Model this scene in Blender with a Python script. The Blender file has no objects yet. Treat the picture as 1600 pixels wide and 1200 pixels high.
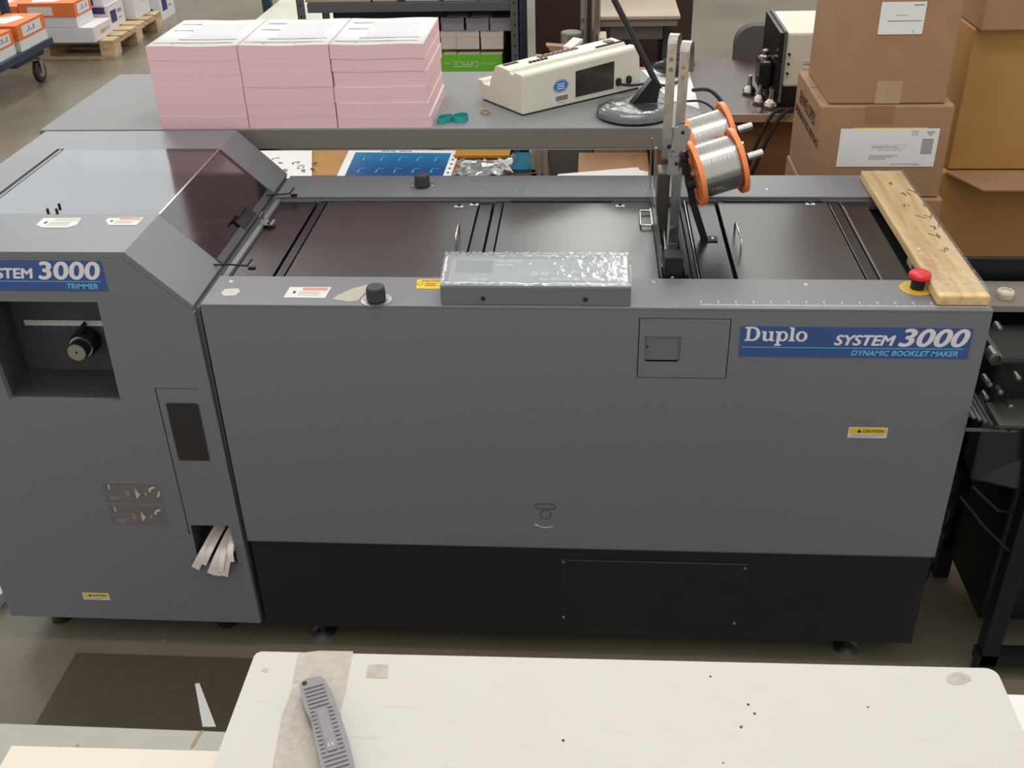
import bpy, bmesh, math, random
from mathutils import Vector, Matrix
random.seed(7)
S = bpy.context.scene
COL = S.collection
# ------------------------------------------------------------------ camera
CAM = Vector((.7262, -1.7203, 1.7722)); YAW, PITCH, ROLL, FPX = .0824, -.546, -.0299, 1639.68
_f = Vector((-math.sin(YAW)*math.cos(PITCH), math.cos(YAW)*math.cos(PITCH), math.sin(PITCH)))
_r0 = Vector((math.cos(YAW), math.sin(YAW), 0)); _u0 = _r0.cross(_f)
_r = _r0*math.cos(ROLL) + _u0*math.sin(ROLL); _u = -_r0*math.sin(ROLL) + _u0*math.cos(ROLL)
cd = bpy.data.cameras.new('camera'); cam = bpy.data.objects.new('camera', cd); COL.objects.link(cam)
cd.sensor_width = 36; cd.lens = FPX/1600*36; cd.clip_start = .02; cd.clip_end = 100
cam.matrix_world = Matrix(((_r.x, _u.x, -_f.x, CAM.x), (_r.y, _u.y, -_f.y, CAM.y), (_r.z, _u.z, -_f.z, CAM.z), (0, 0, 0, 1)))
S.camera = cam
# ------------------------------------------------------------------ view, world, lamps
S.view_settings.view_transform = 'Standard'; S.view_settings.look = 'None'
S.view_settings.exposure = 0.0; S.view_settings.gamma = 1; S.view_settings.use_curve_mapping = False
w = bpy.data.worlds.new('world'); S.world = w; w.use_nodes = True
wb = w.node_tree.nodes['Background']; wb.inputs[0].default_value = (1, .985, .965, 1); wb.inputs[1].default_value = .82

def area(name, loc, target, sx, sy, power, col=(1, 1, 1)):
    l = bpy.data.lights.new(name, 'AREA'); l.shape = 'RECTANGLE'; l.size = sx; l.size_y = sy; l.energy = power; l.color = col
    o = bpy.data.objects.new(name, l); COL.objects.link(o); o.location = loc
    o.rotation_euler = (Vector(target)-Vector(loc)).to_track_quat('-Z', 'Y').to_euler()
    return o
area('ceiling_light_back', (.75, 9.0, 4.6), (.75, 8.6, 0), .9, 1.3, 60, (1, .98, .94))
area('rear_ceiling_glow', (3.0, 9.8, 4.6), (1.2, 0, .9), 7.5, 3.0, 120, (.97, 1, .96))  # added glowing panel, stands in for the bright rear ceiling mirrored in the lids
area('ceiling_light_middle', (-2.6, 5.4, 4.6), (-2.6, 5.4, 0), .6, 2.4, 95, (1, .98, .93))
area('ceiling_light_middle', (1.6, 4.4, 4.6), (1.6, 4.4, 0), .6, 2.4, 70, (1, .96, .9))
area('ceiling_light_front', (.9, -2.3, 4.2), (.9, -1.2, 0), .8, 1.6, 6, (1, .97, .92))
area('fill_light_centre', (.8, -.25, 4.0), (.8, .4, 0), 2.6, .5, 32, (1, .98, .94))  # added fill that brightens the stack and carton fronts; no known fixture
area('daylight_door', (-4.6, 9.6, 3.9), (-.3, 0, .9), 5.0, 3.0, 98, (.88, .97, 1))

# ------------------------------------------------------------------ helpers
def lin(c):
    c = c.lstrip('#'); v = [int(c[i:i+2], 16)/255 for i in (0, 2, 4)]
    return tuple(x/12.92 if x <= .04045 else ((x+.055)/1.055)**2.4 for x in v)
MATS = {}
def mat(name, col, rough=.5, metal=0, noise=0, nscale=60, bump=0, bscale=600, trans=0, alpha=1, coat=0, spec=.5, emit=0, ior=1.45):
    if name in MATS: return MATS[name]
    c = lin(col) if isinstance(col, str) else col
    m = bpy.data.materials.new(name); m.use_nodes = True; nt = m.node_tree; p = nt.nodes['Principled BSDF']
    p.inputs['Base Color'].default_value = (*c, 1); p.inputs['Roughness'].default_value = rough; p.inputs['Metallic'].default_value = metal
    p.inputs['Specular IOR Level'].default_value = spec; p.inputs['IOR'].default_value = ior
    p.inputs['Transmission Weight'].default_value = trans; p.inputs['Alpha'].default_value = alpha; p.inputs['Coat Weight'].default_value = coat
    if emit: p.inputs['Emission Color'].default_value = (*c, 1); p.inputs['Emission Strength'].default_value = emit
    tc = nt.nodes.new('ShaderNodeTexCoord')
    if noise:
        n = nt.nodes.new('ShaderNodeTexNoise'); n.inputs['Scale'].default_value = nscale; n.inputs['Detail'].default_value = 5
        nt.links.new(tc.outputs['Object'], n.inputs['Vector'])
        r = nt.nodes.new('ShaderNodeMapRange'); r.inputs[1].default_value = .25; r.inputs[2].default_value = .75
        r.inputs[3].default_value = 1-noise; r.inputs[4].default_value = 1+noise
        nt.links.new(n.outputs['Fac'], r.inputs[0])
        mx = nt.nodes.new('ShaderNodeVectorMath'); mx.operation = 'SCALE'; mx.inputs[0].default_value = c
        nt.links.new(r.outputs[0], mx.inputs['Scale']); nt.links.new(mx.outputs[0], p.inputs['Base Color'])
    if bump:
        n2 = nt.nodes.new('ShaderNodeTexNoise'); n2.inputs['Scale'].default_value = bscale; n2.inputs['Detail'].default_value = 3
        nt.links.new(tc.outputs['Object'], n2.inputs['Vector'])
        b = nt.nodes.new('ShaderNodeBump'); b.inputs['Strength'].default_value = bump; b.inputs['Distance'].default_value = .002
        nt.links.new(n2.outputs['Fac'], b.inputs['Height']); nt.links.new(b.outputs[0], p.inputs['Normal'])
    MATS[name] = m
    return m
def at(u, v, x=None, y=None, z=None):
    """point where the sight line of a photo pixel meets a plane of the place"""
    d = _f + _r*((u-800)/FPX) - _u*((v-600)/FPX)
    t = (x-CAM.x)/d.x if x is not None else (y-CAM.y)/d.y if y is not None else (z-CAM.z)/d.z
    return CAM + d*t

def curve_mesh(splines, extrude=0, bevel=0, res=8):
    """filled flat curve (outer outline plus holes) -> verts, faces"""
    cu = bpy.data.curves.new('tmp', 'CURVE'); cu.dimensions = '2D'; cu.fill_mode = 'BOTH'; cu.extrude = extrude; cu.bevel_depth = bevel; cu.resolution_u = res
    for pts in splines:
        s = cu.splines.new('POLY'); s.points.add(len(pts)-1); s.use_cyclic_u = True
        for i, p in enumerate(pts): s.points[i].co = (p[0], p[1], 0, 1)
    return _conv(cu)
def _conv(cu):
    o = bpy.data.objects.new('tmp', cu); COL.objects.link(o)
    dg = bpy.context.evaluated_depsgraph_get(); dg.update()
    me = bpy.data.meshes.new_from_object(o.evaluated_get(dg))
    vs = [v.co.copy() for v in me.vertices]; fs = [tuple(p.vertices) for p in me.polygons]
    bpy.data.objects.remove(o); bpy.data.curves.remove(cu); bpy.data.meshes.remove(me)
    return vs, fs
def text_mesh(body, size=1, bold=0, shear=0, extrude=.0, align='LEFT', spacing=1):
    cu = bpy.data.curves.new('tmp', 'FONT'); cu.body = body; cu.size = size; cu.offset = bold; cu.shear = shear; cu.extrude = extrude
    cu.align_x = align; cu.space_character = spacing; cu.resolution_u = 4
    return _conv(cu)
def rrect(x0, y0, x1, y1, r, n=5):
    pts = []
    for cx, cy, a in ((x1-r, y1-r, 0), (x0+r, y1-r, 90), (x0+r, y0+r, 180), (x1-r, y0+r, 270)):
        for i in range(n+1):
            t = math.radians(a+90*i/n); pts.append((cx+r*math.cos(t), cy+r*math.sin(t)))
    return pts
def circ(cx, cy, r, n=24, ry=None): return [(cx+r*math.cos(2*math.pi*i/n), cy+(ry or r)*math.sin(2*math.pi*i/n)) for i in range(n)]

class MB:
    def __init__(s): s.v = []; s.f = []; s.mi = []; s.mats = []; s.sm = []; s.M = Matrix.Identity(4); s.cur = 0
    def mat(s, m):
        if m not in s.mats: s.mats.append(m)
        s.cur = s.mats.index(m); return s
    def frame(s, o=(0, 0, 0), x=(1, 0, 0), y=(0, 1, 0)):
        x = Vector(x).normalized(); y = Vector(y); z = x.cross(y).normalized(); y = z.cross(x); o = Vector(o)
        s.M = Matrix(((x.x, y.x, z.x, o.x), (x.y, y.y, z.y, o.y), (x.z, y.z, z.z, o.z), (0, 0, 0, 1))); return s
    def add(s, vs, fs, smooth=False):
        n = len(s.v); s.v += [s.M @ Vector(v) for v in vs]
        for f in fs: s.f.append(tuple(i+n for i in f)); s.mi.append(s.cur); s.sm.append(smooth)
        return s
    def box(s, x0, x1, y0, y1, z0, z1):
        vs = [(x, y, z) for x in (x0, x1) for y in (y0, y1) for z in (z0, z1)]
        return s.add(vs, [(0, 1, 3, 2), (4, 6, 7, 5), (0, 4, 5, 1), (2, 3, 7, 6), (0, 2, 6, 4), (1, 5, 7, 3)])
    def hexa(s, bot, top):
        """bot, top: four corners each, counter-clockwise from above"""
        return s.add(list(bot)+list(top), [(3, 2, 1, 0), (4, 5, 6, 7), (0, 1, 5, 4), (1, 2, 6, 5), (2, 3, 7, 6), (3, 0, 4, 7)])
    def prism(s, pts, h0, h1, smooth=False):
        """outline in the frame's xy plane from z=h0 to z=h1"""
        n = len(pts); vs = [(p[0], p[1], h0) for p in pts]+[(p[0], p[1], h1) for p in pts]
        area2 = sum(pts[i][0]*pts[(i+1) % n][1]-pts[(i+1) % n][0]*pts[i][1] for i in range(n))
        fs = [(i, (i+1) % n, n+(i+1) % n, n+i) for i in range(n)]
        s.add(vs, fs if area2 > 0 else [f[::-1] for f in fs], smooth)
        a = list(range(n)); 
        s.add([vs[i] for i in a], [tuple(a[::-1]) if area2 > 0 else tuple(a)]); s.add([vs[n+i] for i in a], [tuple(a) if area2 > 0 else tuple(a[::-1])])
        return s
    def plate(s, splines, h0, h1):
        vs, fs = curve_mesh(splines, extrude=abs(h1-h0)/2); c = (h0+h1)/2
        return s.add([(v.x, v.y, v.z+c) for v in vs], fs)
    def cyl(s, p0, p1, r0, r1=None, n=24, caps=True):
        p0 = Vector(p0); p1 = Vector(p1); r1 = r0 if r1 is None else r1; d = (p1-p0).normalized()
        a = d.orthogonal().normalized(); b = d.cross(a); vs = []
        for p, r in ((p0, r0), (p1, r1)):
            for i in range(n): t = 2*math.pi*i/n; vs.append(p+a*math.cos(t)*r+b*math.sin(t)*r)
        s.add(vs, [(i, (i+1) % n, n+(i+1) % n, n+i) for i in range(n)], True)
        if caps: s.add(vs[:n], [tuple(range(n))[::-1]]); s.add(vs[n:], [tuple(range(n))])
        return s
    def lathe(s, p0, d, prof, n=32):
        """prof: (r, h) list turned around direction d from p0"""
        p0 = Vector(p0); d = Vector(d).normalized(); a = d.orthogonal().normalized(); b = d.cross(a); vs = []
        for r, h in prof:
            for i in range(n): t = 2*math.pi*i/n; vs.append(p0+d*h+a*math.cos(t)*r+b*math.sin(t)*r)
        fs = [(k*n+i, k*n+(i+1) % n, (k+1)*n+(i+1) % n, (k+1)*n+i) for k in range(len(prof)-1) for i in range(n)]
        m = len(prof); s.add(vs, fs, False)
        s.add(vs[:n], [tuple(range(n))[::-1]]); s.add(vs[-n:], [tuple(range(n))])
        return s
    def tube(s, pts, r, n=10, caps=True):
        pts = [Vector(p) for p in pts]; vs = []; a = None
        for i, p in enumerate(pts):
            d = (pts[min(i+1, len(pts)-1)]-pts[max(i-1, 0)]).normalized()
            a = d.orthogonal().normalized() if a is None else (a-d*a.dot(d)).normalized(); b = d.cross(a)
            for k in range(n): t = 2*math.pi*k/n; vs.append(p+a*math.cos(t)*r+b*math.sin(t)*r)
        s.add(vs, [(i*n+k, i*n+(k+1) % n, (i+1)*n+(k+1) % n, (i+1)*n+k) for i in range(len(pts)-1) for k in range(n)], True)
        if caps: s.add(vs[:n], [tuple(range(n))[::-1]]); s.add(vs[-n:], [tuple(range(n))])
        return s
    def strip(s, pts, wdir, w, th):
        """flat metal strip following pts, width along wdir"""
        pts = [Vector(p) for p in pts]; wd = Vector(wdir).normalized()*w/2; vs = []
        for i, p in enumerate(pts):
            d = (pts[min(i+1, len(pts)-1)]-pts[max(i-1, 0)]).normalized(); nrm = d.cross(wd).normalized()*th/2
            vs += [p-wd-nrm, p+wd-nrm, p+wd+nrm, p-wd+nrm]
        fs = [(i*4+k, i*4+(k+1) % 4, i*4+4+(k+1) % 4, i*4+4+k) for i in range(len(pts)-1) for k in range(4)]
        fs += [(3, 2, 1, 0), tuple(len(vs)-4+k for k in range(4))]
        return s.add(vs, fs)
    def sheet(s, fn, nu, nv, th=.0006):
        """surface fn(u,v) with thickness"""
        P = [[Vector(fn(i/nu, j/nv)) for j in range(nv+1)] for i in range(nu+1)]
        vs = [p for row in P for p in row]; W = nv+1; top = len(vs)
        vs += [p+Vector((0, 0, th)) for p in vs]
        fs = []
        for i in range(nu):
            for j in range(nv):
                a = (i*W+j, (i+1)*W+j, (i+1)*W+j+1, i*W+j+1); fs.append(a[::-1]); fs.append(tuple(k+top for k in a))
        bd = [i*W for i in range(nu+1)]+[nu*W+j for j in range(1, W)]+[i*W+nv for i in range(nu-1, -1, -1)]+[j for j in range(nv-1, 0, -1)]
        for k in range(len(bd)): a, b = bd[k], bd[(k+1) % len(bd)]; fs.append((a, b, b+top, a+top))
        return s.add(vs, fs, True)
    def text(s, body, x, y, size, h0=0, h1=.0004, wide=1, **kw):
        vs, fs = text_mesh(body, size, extrude=abs(h1-h0)/2, **kw)
        return s.add([(v.x*wide+x, v.y+y, v.z+(h0+h1)/2) for v in vs], fs)
    def build(s, name, m=None, parent=None, bevel=0, loc=None, seg=2):
        if m is not None and not s.mats: s.mats = [m]
        me = bpy.data.meshes.new(name)
        if parent: base = wpos(parent)
        elif loc is not None: base = Vector(loc)
        else:
            xs = [v.x for v in s.v]; ys = [v.y for v in s.v]; zs = [v.z for v in s.v]
            base = Vector(((min(xs)+max(xs))/2, (min(ys)+max(ys))/2, min(zs)))
        me.from_pydata([tuple(v-base) for v in s.v], [], s.f)
        for mm in s.mats: me.materials.append(mm)
        for p, i, k in zip(me.polygons, s.mi, s.sm): p.material_index = i; p.use_smooth = k
        me.update()
        o = bpy.data.objects.new(name, me); COL.objects.link(o)
        if parent: o.parent = parent
        else: o.location = base
        if bevel:
            b = o.modifiers.new('bevel', 'BEVEL'); b.width = bevel; b.segments = seg; b.limit_method = 'ANGLE'; b.angle_limit = math.radians(40)
            b.harden_normals = False
        return o
def wpos(o):
    p = Vector((0, 0, 0))
    while o: p += o.location; o = o.parent
    return p
def tag(o, label=None, cat=None, group=None, kind=None):
    if label: o['label'] = label
    if cat: o['category'] = cat
    if group: o['group'] = group
    if kind: o['kind'] = kind
    return o
def thing(name, label, cat, loc=(0, 0, 0), group=None):
    o = bpy.data.objects.new(name, None); COL.objects.link(o); o.location = loc; o.empty_display_size = .05
    return tag(o, label, cat, group)
FRONT = dict(x=(1, 0, 0), y=(0, 0, 1))    # drawing frame on a face that looks at -Y

# ------------------------------------------------------------------ materials
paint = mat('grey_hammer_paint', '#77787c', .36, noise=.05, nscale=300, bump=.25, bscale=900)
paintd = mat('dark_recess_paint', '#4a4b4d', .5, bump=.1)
black = mat('black_paint', '#161718', .35, bump=.1)
plinthm = mat('plinth_black', '#202223', .5, noise=.15, nscale=8)
acry = mat('smoked_acrylic', '#2b2728', .30, spec=.8, noise=.2, nscale=5)
glassm = mat('smoked_glass', (.20, .15, .17), .10, trans=1, spec=.9, ior=1.5)
darkgap = mat('dark_gap', '#050506', .8)
rubber = mat('black_rubber', '#1b1c1d', .55)
knobm = mat('knob_plastic', '#3b3b3b', .6)
steel = mat('steel', '#c9c5bf', .22, 1)
steelbr = mat('brushed_steel', '#a9a39a', .38, 1, noise=.12, nscale=120)
zinc = mat('zinc', '#b8b8b4', .35, 1)
white = mat('white_paper', '#e9e7e4', .75)
whitelabel = mat('label_white', '#dcd8d0', .6)
lblue = mat('label_blue', '#405a92', .4)
lcyan = mat('label_cyan', '#6fc0e6', .4)
lwhite = mat('label_letter_white', '#e8e4e2', .4)
yellow = mat('caution_yellow', '#ecc419', .5)
inkm = mat('black_ink', '#1a1a1a', .6)
inkg = mat('grey_ink', '#8b8b90', .7)
inkr = mat('faded_red_ink', '#d98c74', .6)
redp = mat('red_plastic', '#d8202a', .3)
orange = mat('orange_plastic', '#f68f4e', .4)
def filmmat(name, gl, haze, rough=.12, bump=.6, bscale=60):
    m = bpy.data.materials.new(name); m.use_nodes = True; nt = m.node_tree; nt.nodes.remove(nt.nodes['Principled BSDF']); out = nt.nodes['Material Output']; L = nt.links
    tr = nt.nodes.new('ShaderNodeBsdfTransparent'); tr.inputs[0].default_value = (.97, .98, .98, 1); g = nt.nodes.new('ShaderNodeBsdfGlossy'); g.inputs['Roughness'].default_value = rough
    d = nt.nodes.new('ShaderNodeBsdfDiffuse'); d.inputs[0].default_value = (.8, .82, .82, 1); m1 = nt.nodes.new('ShaderNodeMixShader'); m2 = nt.nodes.new('ShaderNodeMixShader')
    tc = nt.nodes.new('ShaderNodeTexCoord'); n = nt.nodes.new('ShaderNodeTexNoise'); n.inputs['Scale'].default_value = bscale; n.inputs['Detail'].default_value = 4; L.new(tc.outputs['Object'], n.inputs['Vector'])
    b = nt.nodes.new('ShaderNodeBump'); b.inputs['Strength'].default_value = bump; b.inputs['Distance'].default_value = .004; L.new(n.outputs['Fac'], b.inputs['Height']); L.new(b.outputs[0], g.inputs['Normal'])
    m1.inputs[0].default_value = gl; L.new(tr.outputs[0], m1.inputs[1]); L.new(g.outputs[0], m1.inputs[2]); m2.inputs[0].default_value = haze; L.new(m1.outputs[0], m2.inputs[1]); L.new(d.outputs[0], m2.inputs[2]); L.new(m2.outputs[0], out.inputs[0])
    MATS[name] = m; return m
clear = filmmat('clear_film_glossy', .20, .09)
clearthin = filmmat('clear_film_thin', .07, .03)
kraft = mat('kraft_cardboard', '#a37f5f', .8, noise=.07, nscale=14, bump=.1, bscale=200)
kraftb = mat('kraft_cardboard_orange', '#b2844a', .8, noise=.07, nscale=10)
kraftd = mat('kraft_edge', '#7b573a', .85)
tapem = mat('packing_tape', '#b39a72', .25, noise=.05)
lam = mat('grey_laminate', '#868786', .55, noise=.13, nscale=260, spec=.3)
lamedge = mat('grey_laminate_edge', '#7b746d', .55, noise=.13, nscale=300)
tealm = mat('teal_rubber', '#1f9c99', .5)
cream = mat('cream_plastic', '#d9d6c4', .4)
bluem = mat('navy_steel', '#22384a', .4)
pink = mat('pink_paper', '#edc4c8', .8)
def add_layers(m, amt, scale, col2=None):
    """paper-edge layering: fine horizontal lines of colour"""
    nt = m.node_tree; p = nt.nodes['Principled BSDF']; tc = nt.nodes.new('ShaderNodeTexCoord'); mp = nt.nodes.new('ShaderNodeMapping')
    mp.inputs['Scale'].default_value = (1.5, 1.5, scale); n = nt.nodes.new('ShaderNodeTexNoise'); n.inputs['Scale'].default_value = 1; n.inputs['Detail'].default_value = 6
    nt.links.new(tc.outputs['Object'], mp.inputs[0]); nt.links.new(mp.outputs[0], n.inputs['Vector'])
    r = nt.nodes.new('ShaderNodeMapRange'); r.inputs[1].default_value = .3; r.inputs[2].default_value = .7; r.inputs[3].default_value = 1-amt; r.inputs[4].default_value = 1+amt
    nt.links.new(n.outputs['Fac'], r.inputs[0]); v = nt.nodes.new('ShaderNodeVectorMath'); v.operation = 'SCALE'; v.inputs[0].default_value = p.inputs['Base Color'].default_value[:3]
    nt.links.new(r.outputs[0], v.inputs['Scale']); nt.links.new(v.outputs[0], p.inputs['Base Color'])
add_layers(pink, .07, 500)
wire = mat('steel_wire', '#b9b6b0', .25, 1)
def wood(name, c1, c2, scale, axis='X', rough=.55):
    m = bpy.data.materials.new(name); m.use_nodes = True; nt = m.node_tree; p = nt.nodes['Principled BSDF']; p.inputs['Roughness'].default_value = rough
    tc = nt.nodes.new('ShaderNodeTexCoord'); mp = nt.nodes.new('ShaderNodeMapping'); mp.inputs['Scale'].default_value = scale
    n = nt.nodes.new('ShaderNodeTexNoise'); n.inputs['Scale'].default_value = 3; n.inputs['Detail'].default_value = 6; n.inputs['Distortion'].default_value = .8
    nt.links.new(tc.outputs['Object'], mp.inputs[0]); nt.links.new(mp.outputs[0], n.inputs['Vector'])
    r = nt.nodes.new('ShaderNodeValToRGB'); r.color_ramp.elements[0].color = (*lin(c1), 1); r.color_ramp.elements[1].color = (*lin(c2), 1)
    r.color_ramp.elements[0].position = .3; r.color_ramp.elements[1].position = .65
    nt.links.new(n.outputs['Fac'], r.inputs[0]); nt.links.new(r.outputs[0], p.inputs['Base Color']); MATS[name] = m
    return m
pine = wood('pine_board', '#c2965f', '#e3c48f', (14, 1.2, 10))
palletw = wood('pallet_wood', '#a08662', '#cdb48e', (3, 3, 10))
deskw = wood('dark_desk_laminate', '#3a2422', '#4a302c', (2, 10, 2), rough=.28)
deskt = wood('tan_desk_panel', '#7c5334', '#8c6241', (1.5, 10, 10))

# ------------------------------------------------------------------ the setting
def floor_mat():
    m = bpy.data.materials.new('polished_concrete'); m.use_nodes = True; nt = m.node_tree; p = nt.nodes['Principled BSDF']; L = nt.links
    tc = nt.nodes.new('ShaderNodeTexCoord')
    n = nt.nodes.new('ShaderNodeTexNoise'); n.inputs['Scale'].default_value = .9; n.inputs['Detail'].default_value = 8; L.new(tc.outputs['Object'], n.inputs['Vector'])
    r = nt.nodes.new('ShaderNodeValToRGB'); r.color_ramp.elements[0].color = (*lin('#625b4b'), 1); r.color_ramp.elements[1].color = (*lin('#7f7868'), 1)
    r.color_ramp.elements[0].position = .3; r.color_ramp.elements[1].position = .7; L.new(n.outputs['Fac'], r.inputs[0])
    v = nt.nodes.new('ShaderNodeTexVoronoi'); v.inputs['Scale'].default_value = 7; L.new(tc.outputs['Object'], v.inputs['Vector'])
    mr = nt.nodes.new('ShaderNodeMapRange'); mr.inputs[1].default_value = .03; mr.inputs[2].default_value = .05; mr.inputs[3].default_value = .35; mr.inputs[4].default_value = 0
    L.new(v.outputs['Distance'], mr.inputs[0])
    mx = nt.nodes.new('ShaderNodeMix'); mx.data_type = 'RGBA'; L.new(mr.outputs[0], mx.inputs[0]); L.new(r.outputs[0], mx.inputs[6]); mx.inputs[7].default_value = (*lin('#a9a799'), 1)
    L.new(mx.outputs[2], p.inputs['Base Color'])
    n2 = nt.nodes.new('ShaderNodeTexNoise'); n2.inputs['Scale'].default_value = 3; L.new(tc.outputs['Object'], n2.inputs['Vector'])
    mr2 = nt.nodes.new('ShaderNodeMapRange'); mr2.inputs[3].default_value = .16; mr2.inputs[4].default_value = .36; L.new(n2.outputs['Fac'], mr2.inputs[0]); L.new(mr2.outputs[0], p.inputs['Roughness'])
    return m
tag(MB().box(-14, 12, -6, 16, -.1, 0).build('floor', floor_mat(), loc=(0, 0, 0)), kind='structure')
wallm = mat('warehouse_wall', '#b9bdb9', .8, noise=.05, nscale=1)
tag(MB().box(-14, 12, 16, 16.2, 0, 7).build('wall_back', wallm), kind='structure')

# ================================================================== TRIMMER (left unit)
T = thing('paper_trimmer', 'grey metal trimmer unit with chamfered top, at the left end of the booklet maker', 'machine', (-.35, .35, 0))
xa, zT, xr, zr = -.124, .996, -.014, .887; XL = -.60; YB = .712; ZB = .075
outline = [(XL, ZB), (xr+.006, ZB), (xr-.001, zr-.0155), (xa-.005, zT-.0123), (XL, zT-.0123)]
rec = [(-.434, .670), (-.203, .670), (-.199, .893), (-.445, .893)]
chute = [(-.121, .253), (-.031, .253), (-.034, .357), (-.119, .357)]
win = rrect(-.110, .530, -.046, .668, .004)
m_ = MB().frame((0, 0, 0), **FRONT); m_.plate([outline, rec[::-1], chute[::-1]], -.014, 0)
m_.build('front_panel', paint, T)
# top, chamfer, back frame, left side as folded sheet
def chsl(y0, y1, th=.012):   # a band that follows top + chamfer, between two depths
    b = MB(); p = [(XL, zT), (xa, zT), (xr, zr)]
    nx, nz = (zT-zr), (xr-xa); l = math.hypot(nx, nz); nx, nz = nx/l*th, nz/l*th
    q = [(XL, zT-th), (xa-.004, zT-th), (xr-nx*.4, zr-th)]
    b.add([(x, y0, z) for x, z in p]+[(x, y1, z) for x, z in p]+[(x, y0, z) for x, z in q]+[(x, y1, z) for x, z in q],
          [(0, 1, 4, 3), (1, 2, 5, 4), (6, 9, 10, 7), (7, 10, 11, 8), (2, 8, 11, 5), (0, 6, 7, 1), (1, 7, 8, 2), (3, 4, 10, 9), (4, 5, 11, 10), (0, 3, 9, 6)])
    return b
chsl(0, .182).build('front_top_cover', paint, T)
chsl(.580, YB).build('rear_top_cover', paint, T)
b = MB(); b.box(XL, -.512, .182, .58, zT-.012, zT); b.build('left_top_cover', paint, T)
MB().box(-.512, -.505, .184, .578, zT-.014, zT-.004).build('seal_strip', rubber, T)
MB().box(-.505, -.4985, .184, .578, zT-.012, zT-.001).build('hinge_strip', paint, T)
MB().box(-.4985, -.494, .184, .578, zT-.014, zT-.004).build('seal_strip', rubber, T)
MB().box(-.494, xa-.001, .1825, .5795, zT-.005, zT).build('top_window', glassm, T)
# sloping window
nx, nz = (zT-zr), (xr-xa); l = math.hypot(nx, nz); n = Vector((nx, 0, -nz))/l; n = Vector((zT-zr, 0, xr-xa)).normalized()
sx = Vector((xr-xa, 0, zr-zT)).normalized(); L_ = math.hypot(xr-xa, zr-zT)
b = MB().frame((xa, .1825, zT), sx, (0, 1, 0)); b.box(0.001, L_-.016, 0, .397, -.005, 0); b.build('sloping_window', glassm, T)
b = MB().frame((xa, .1825, zT), sx, (0, 1, 0)); b.box(L_-.016, L_, 0, .397, -.012, 0.003); b.build('window_rail', paintd, T)
b = MB().frame((xa, .1825, zT), sx, (0, 1, 0)); b.box(-.0015, .0015, 0, .397, -.001, .0008); b.build('window_edge_trim', steel, T)
# body sides, back, inner tray
b = MB(); b.box(XL+.0005, XL+.012, .0145, YB, ZB, zT-.012); b.box(XL+.013, xr-.013, YB-.012, YB, ZB, zr); b.box(xr-.012, xr+.0045, .0145, YB, ZB, zr-.012); b.box(XL, xr, .014, YB, ZB, ZB+.01)
b.build('side_panels', paint, T)
b = MB(); b.box(XL+.012, xr-.014, .182, YB-.012, .80, .82); b.box(XL+.012, xr-.014, .160, .182, .80, zr-.02); b.build('inner_tray', mat('inner_dark', '#3a3035', .5), T)
b = MB(); b.cyl((-.55, .30, .87), (-.05, .30, .87), .018); b.cyl((-.55, .47, .87), (-.05, .47, .87), .018); b.build('roller', rubber, T)
b = MB(); b.cyl((-.085, .36, .86), (-.085, .36, .905), .011); b.cyl((-.11, .36, .90), (-.06, .36, .90), .008); b.build('clamp_screw', steel, T)
b = MB(); b.cyl((-.105, .29, .86), (-.105, .29, .905), .011); b.cyl((-.13, .29, .90), (-.08, .29, .90), .008); b.build('clamp_screw', steel, T)
b = MB(); b.box(-.46, -.20, .40, .45, .82, .87); b.box(-.46, -.20, .33, .35, .82, .9); b.build('knife_carrier', steelbr, T)
# bracket on the slope
b = MB(); b.frame((xa, .20, zT), sx, (0, 1, 0)); b.box(L_-.035, L_-.004, .15, .24, .0005, .004); b.box(L_-.037, L_-.033, .15, .24, .0, .018); b.build('latch_bracket', rubber, T)
# recess with dial
R0 = .122
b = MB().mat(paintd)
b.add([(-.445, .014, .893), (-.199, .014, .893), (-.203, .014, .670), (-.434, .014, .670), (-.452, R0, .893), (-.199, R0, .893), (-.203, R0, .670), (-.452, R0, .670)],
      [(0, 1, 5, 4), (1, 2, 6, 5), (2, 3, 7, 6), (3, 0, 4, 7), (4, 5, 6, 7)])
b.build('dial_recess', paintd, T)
b = MB().frame((0, R0, 0), **FRONT)
p0, p1 = at(37, 500, y=R0), at(157, 508, y=R0)
b.mat(whitelabel).box(p0.x, -.2035, p0.z-.012, p0.z, 0, .0008)
b.mat(inkm)
for i in range(24): b.box(p0.x+.006+i*.0075, p0.x+.0066+i*.0075, p0.z-.005, p0.z-.001, .0008, .001)
b.mat(inkg)
for i in range(9): b.box(p0.x+.02+i*.02, p0.x+.0212+i*.02, p0.z-.021, p0.z-.014, 0, .0005)
b.build('ruler_strip', whitelabel, T)
kc = at(123, 547, y=.07); kx, kz = kc.x, kc.z
b = MB(); b.mat(rubber).lathe((kx, R0, kz), (0, -1, 0), [(.024, 0), (.027, .01), (.027, .035), (.0255, .037), (.0255, .04)])
for i in range(30):
    t = i*math.tau/30; b.box(kx+.0265*math.cos(t)-.001, kx+.0265*math.cos(t)+.001, .088, .118, kz+.0265*math.sin(t)-.001, kz+.0265*math.sin(t)+.001)
b.mat(steel).lathe((kx, .084, kz), (0, -1, 0), [(.024, 0), (.024, .003), (.0195, .0035), (.0195, .001)])
b.mat(rubber).cyl((kx, .084, kz), (kx, .062, kz), .0205)
dial = b.build('dial_knob', rubber, T)
b = MB().mat(steel).cyl((kx, .062, kz), (kx, .059, kz), .0185); b.mat(rubber).cyl((kx, .0592, kz), (kx, .0585, kz), .0028, n=6); b.build('dial_cap', steel, dial)
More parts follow.
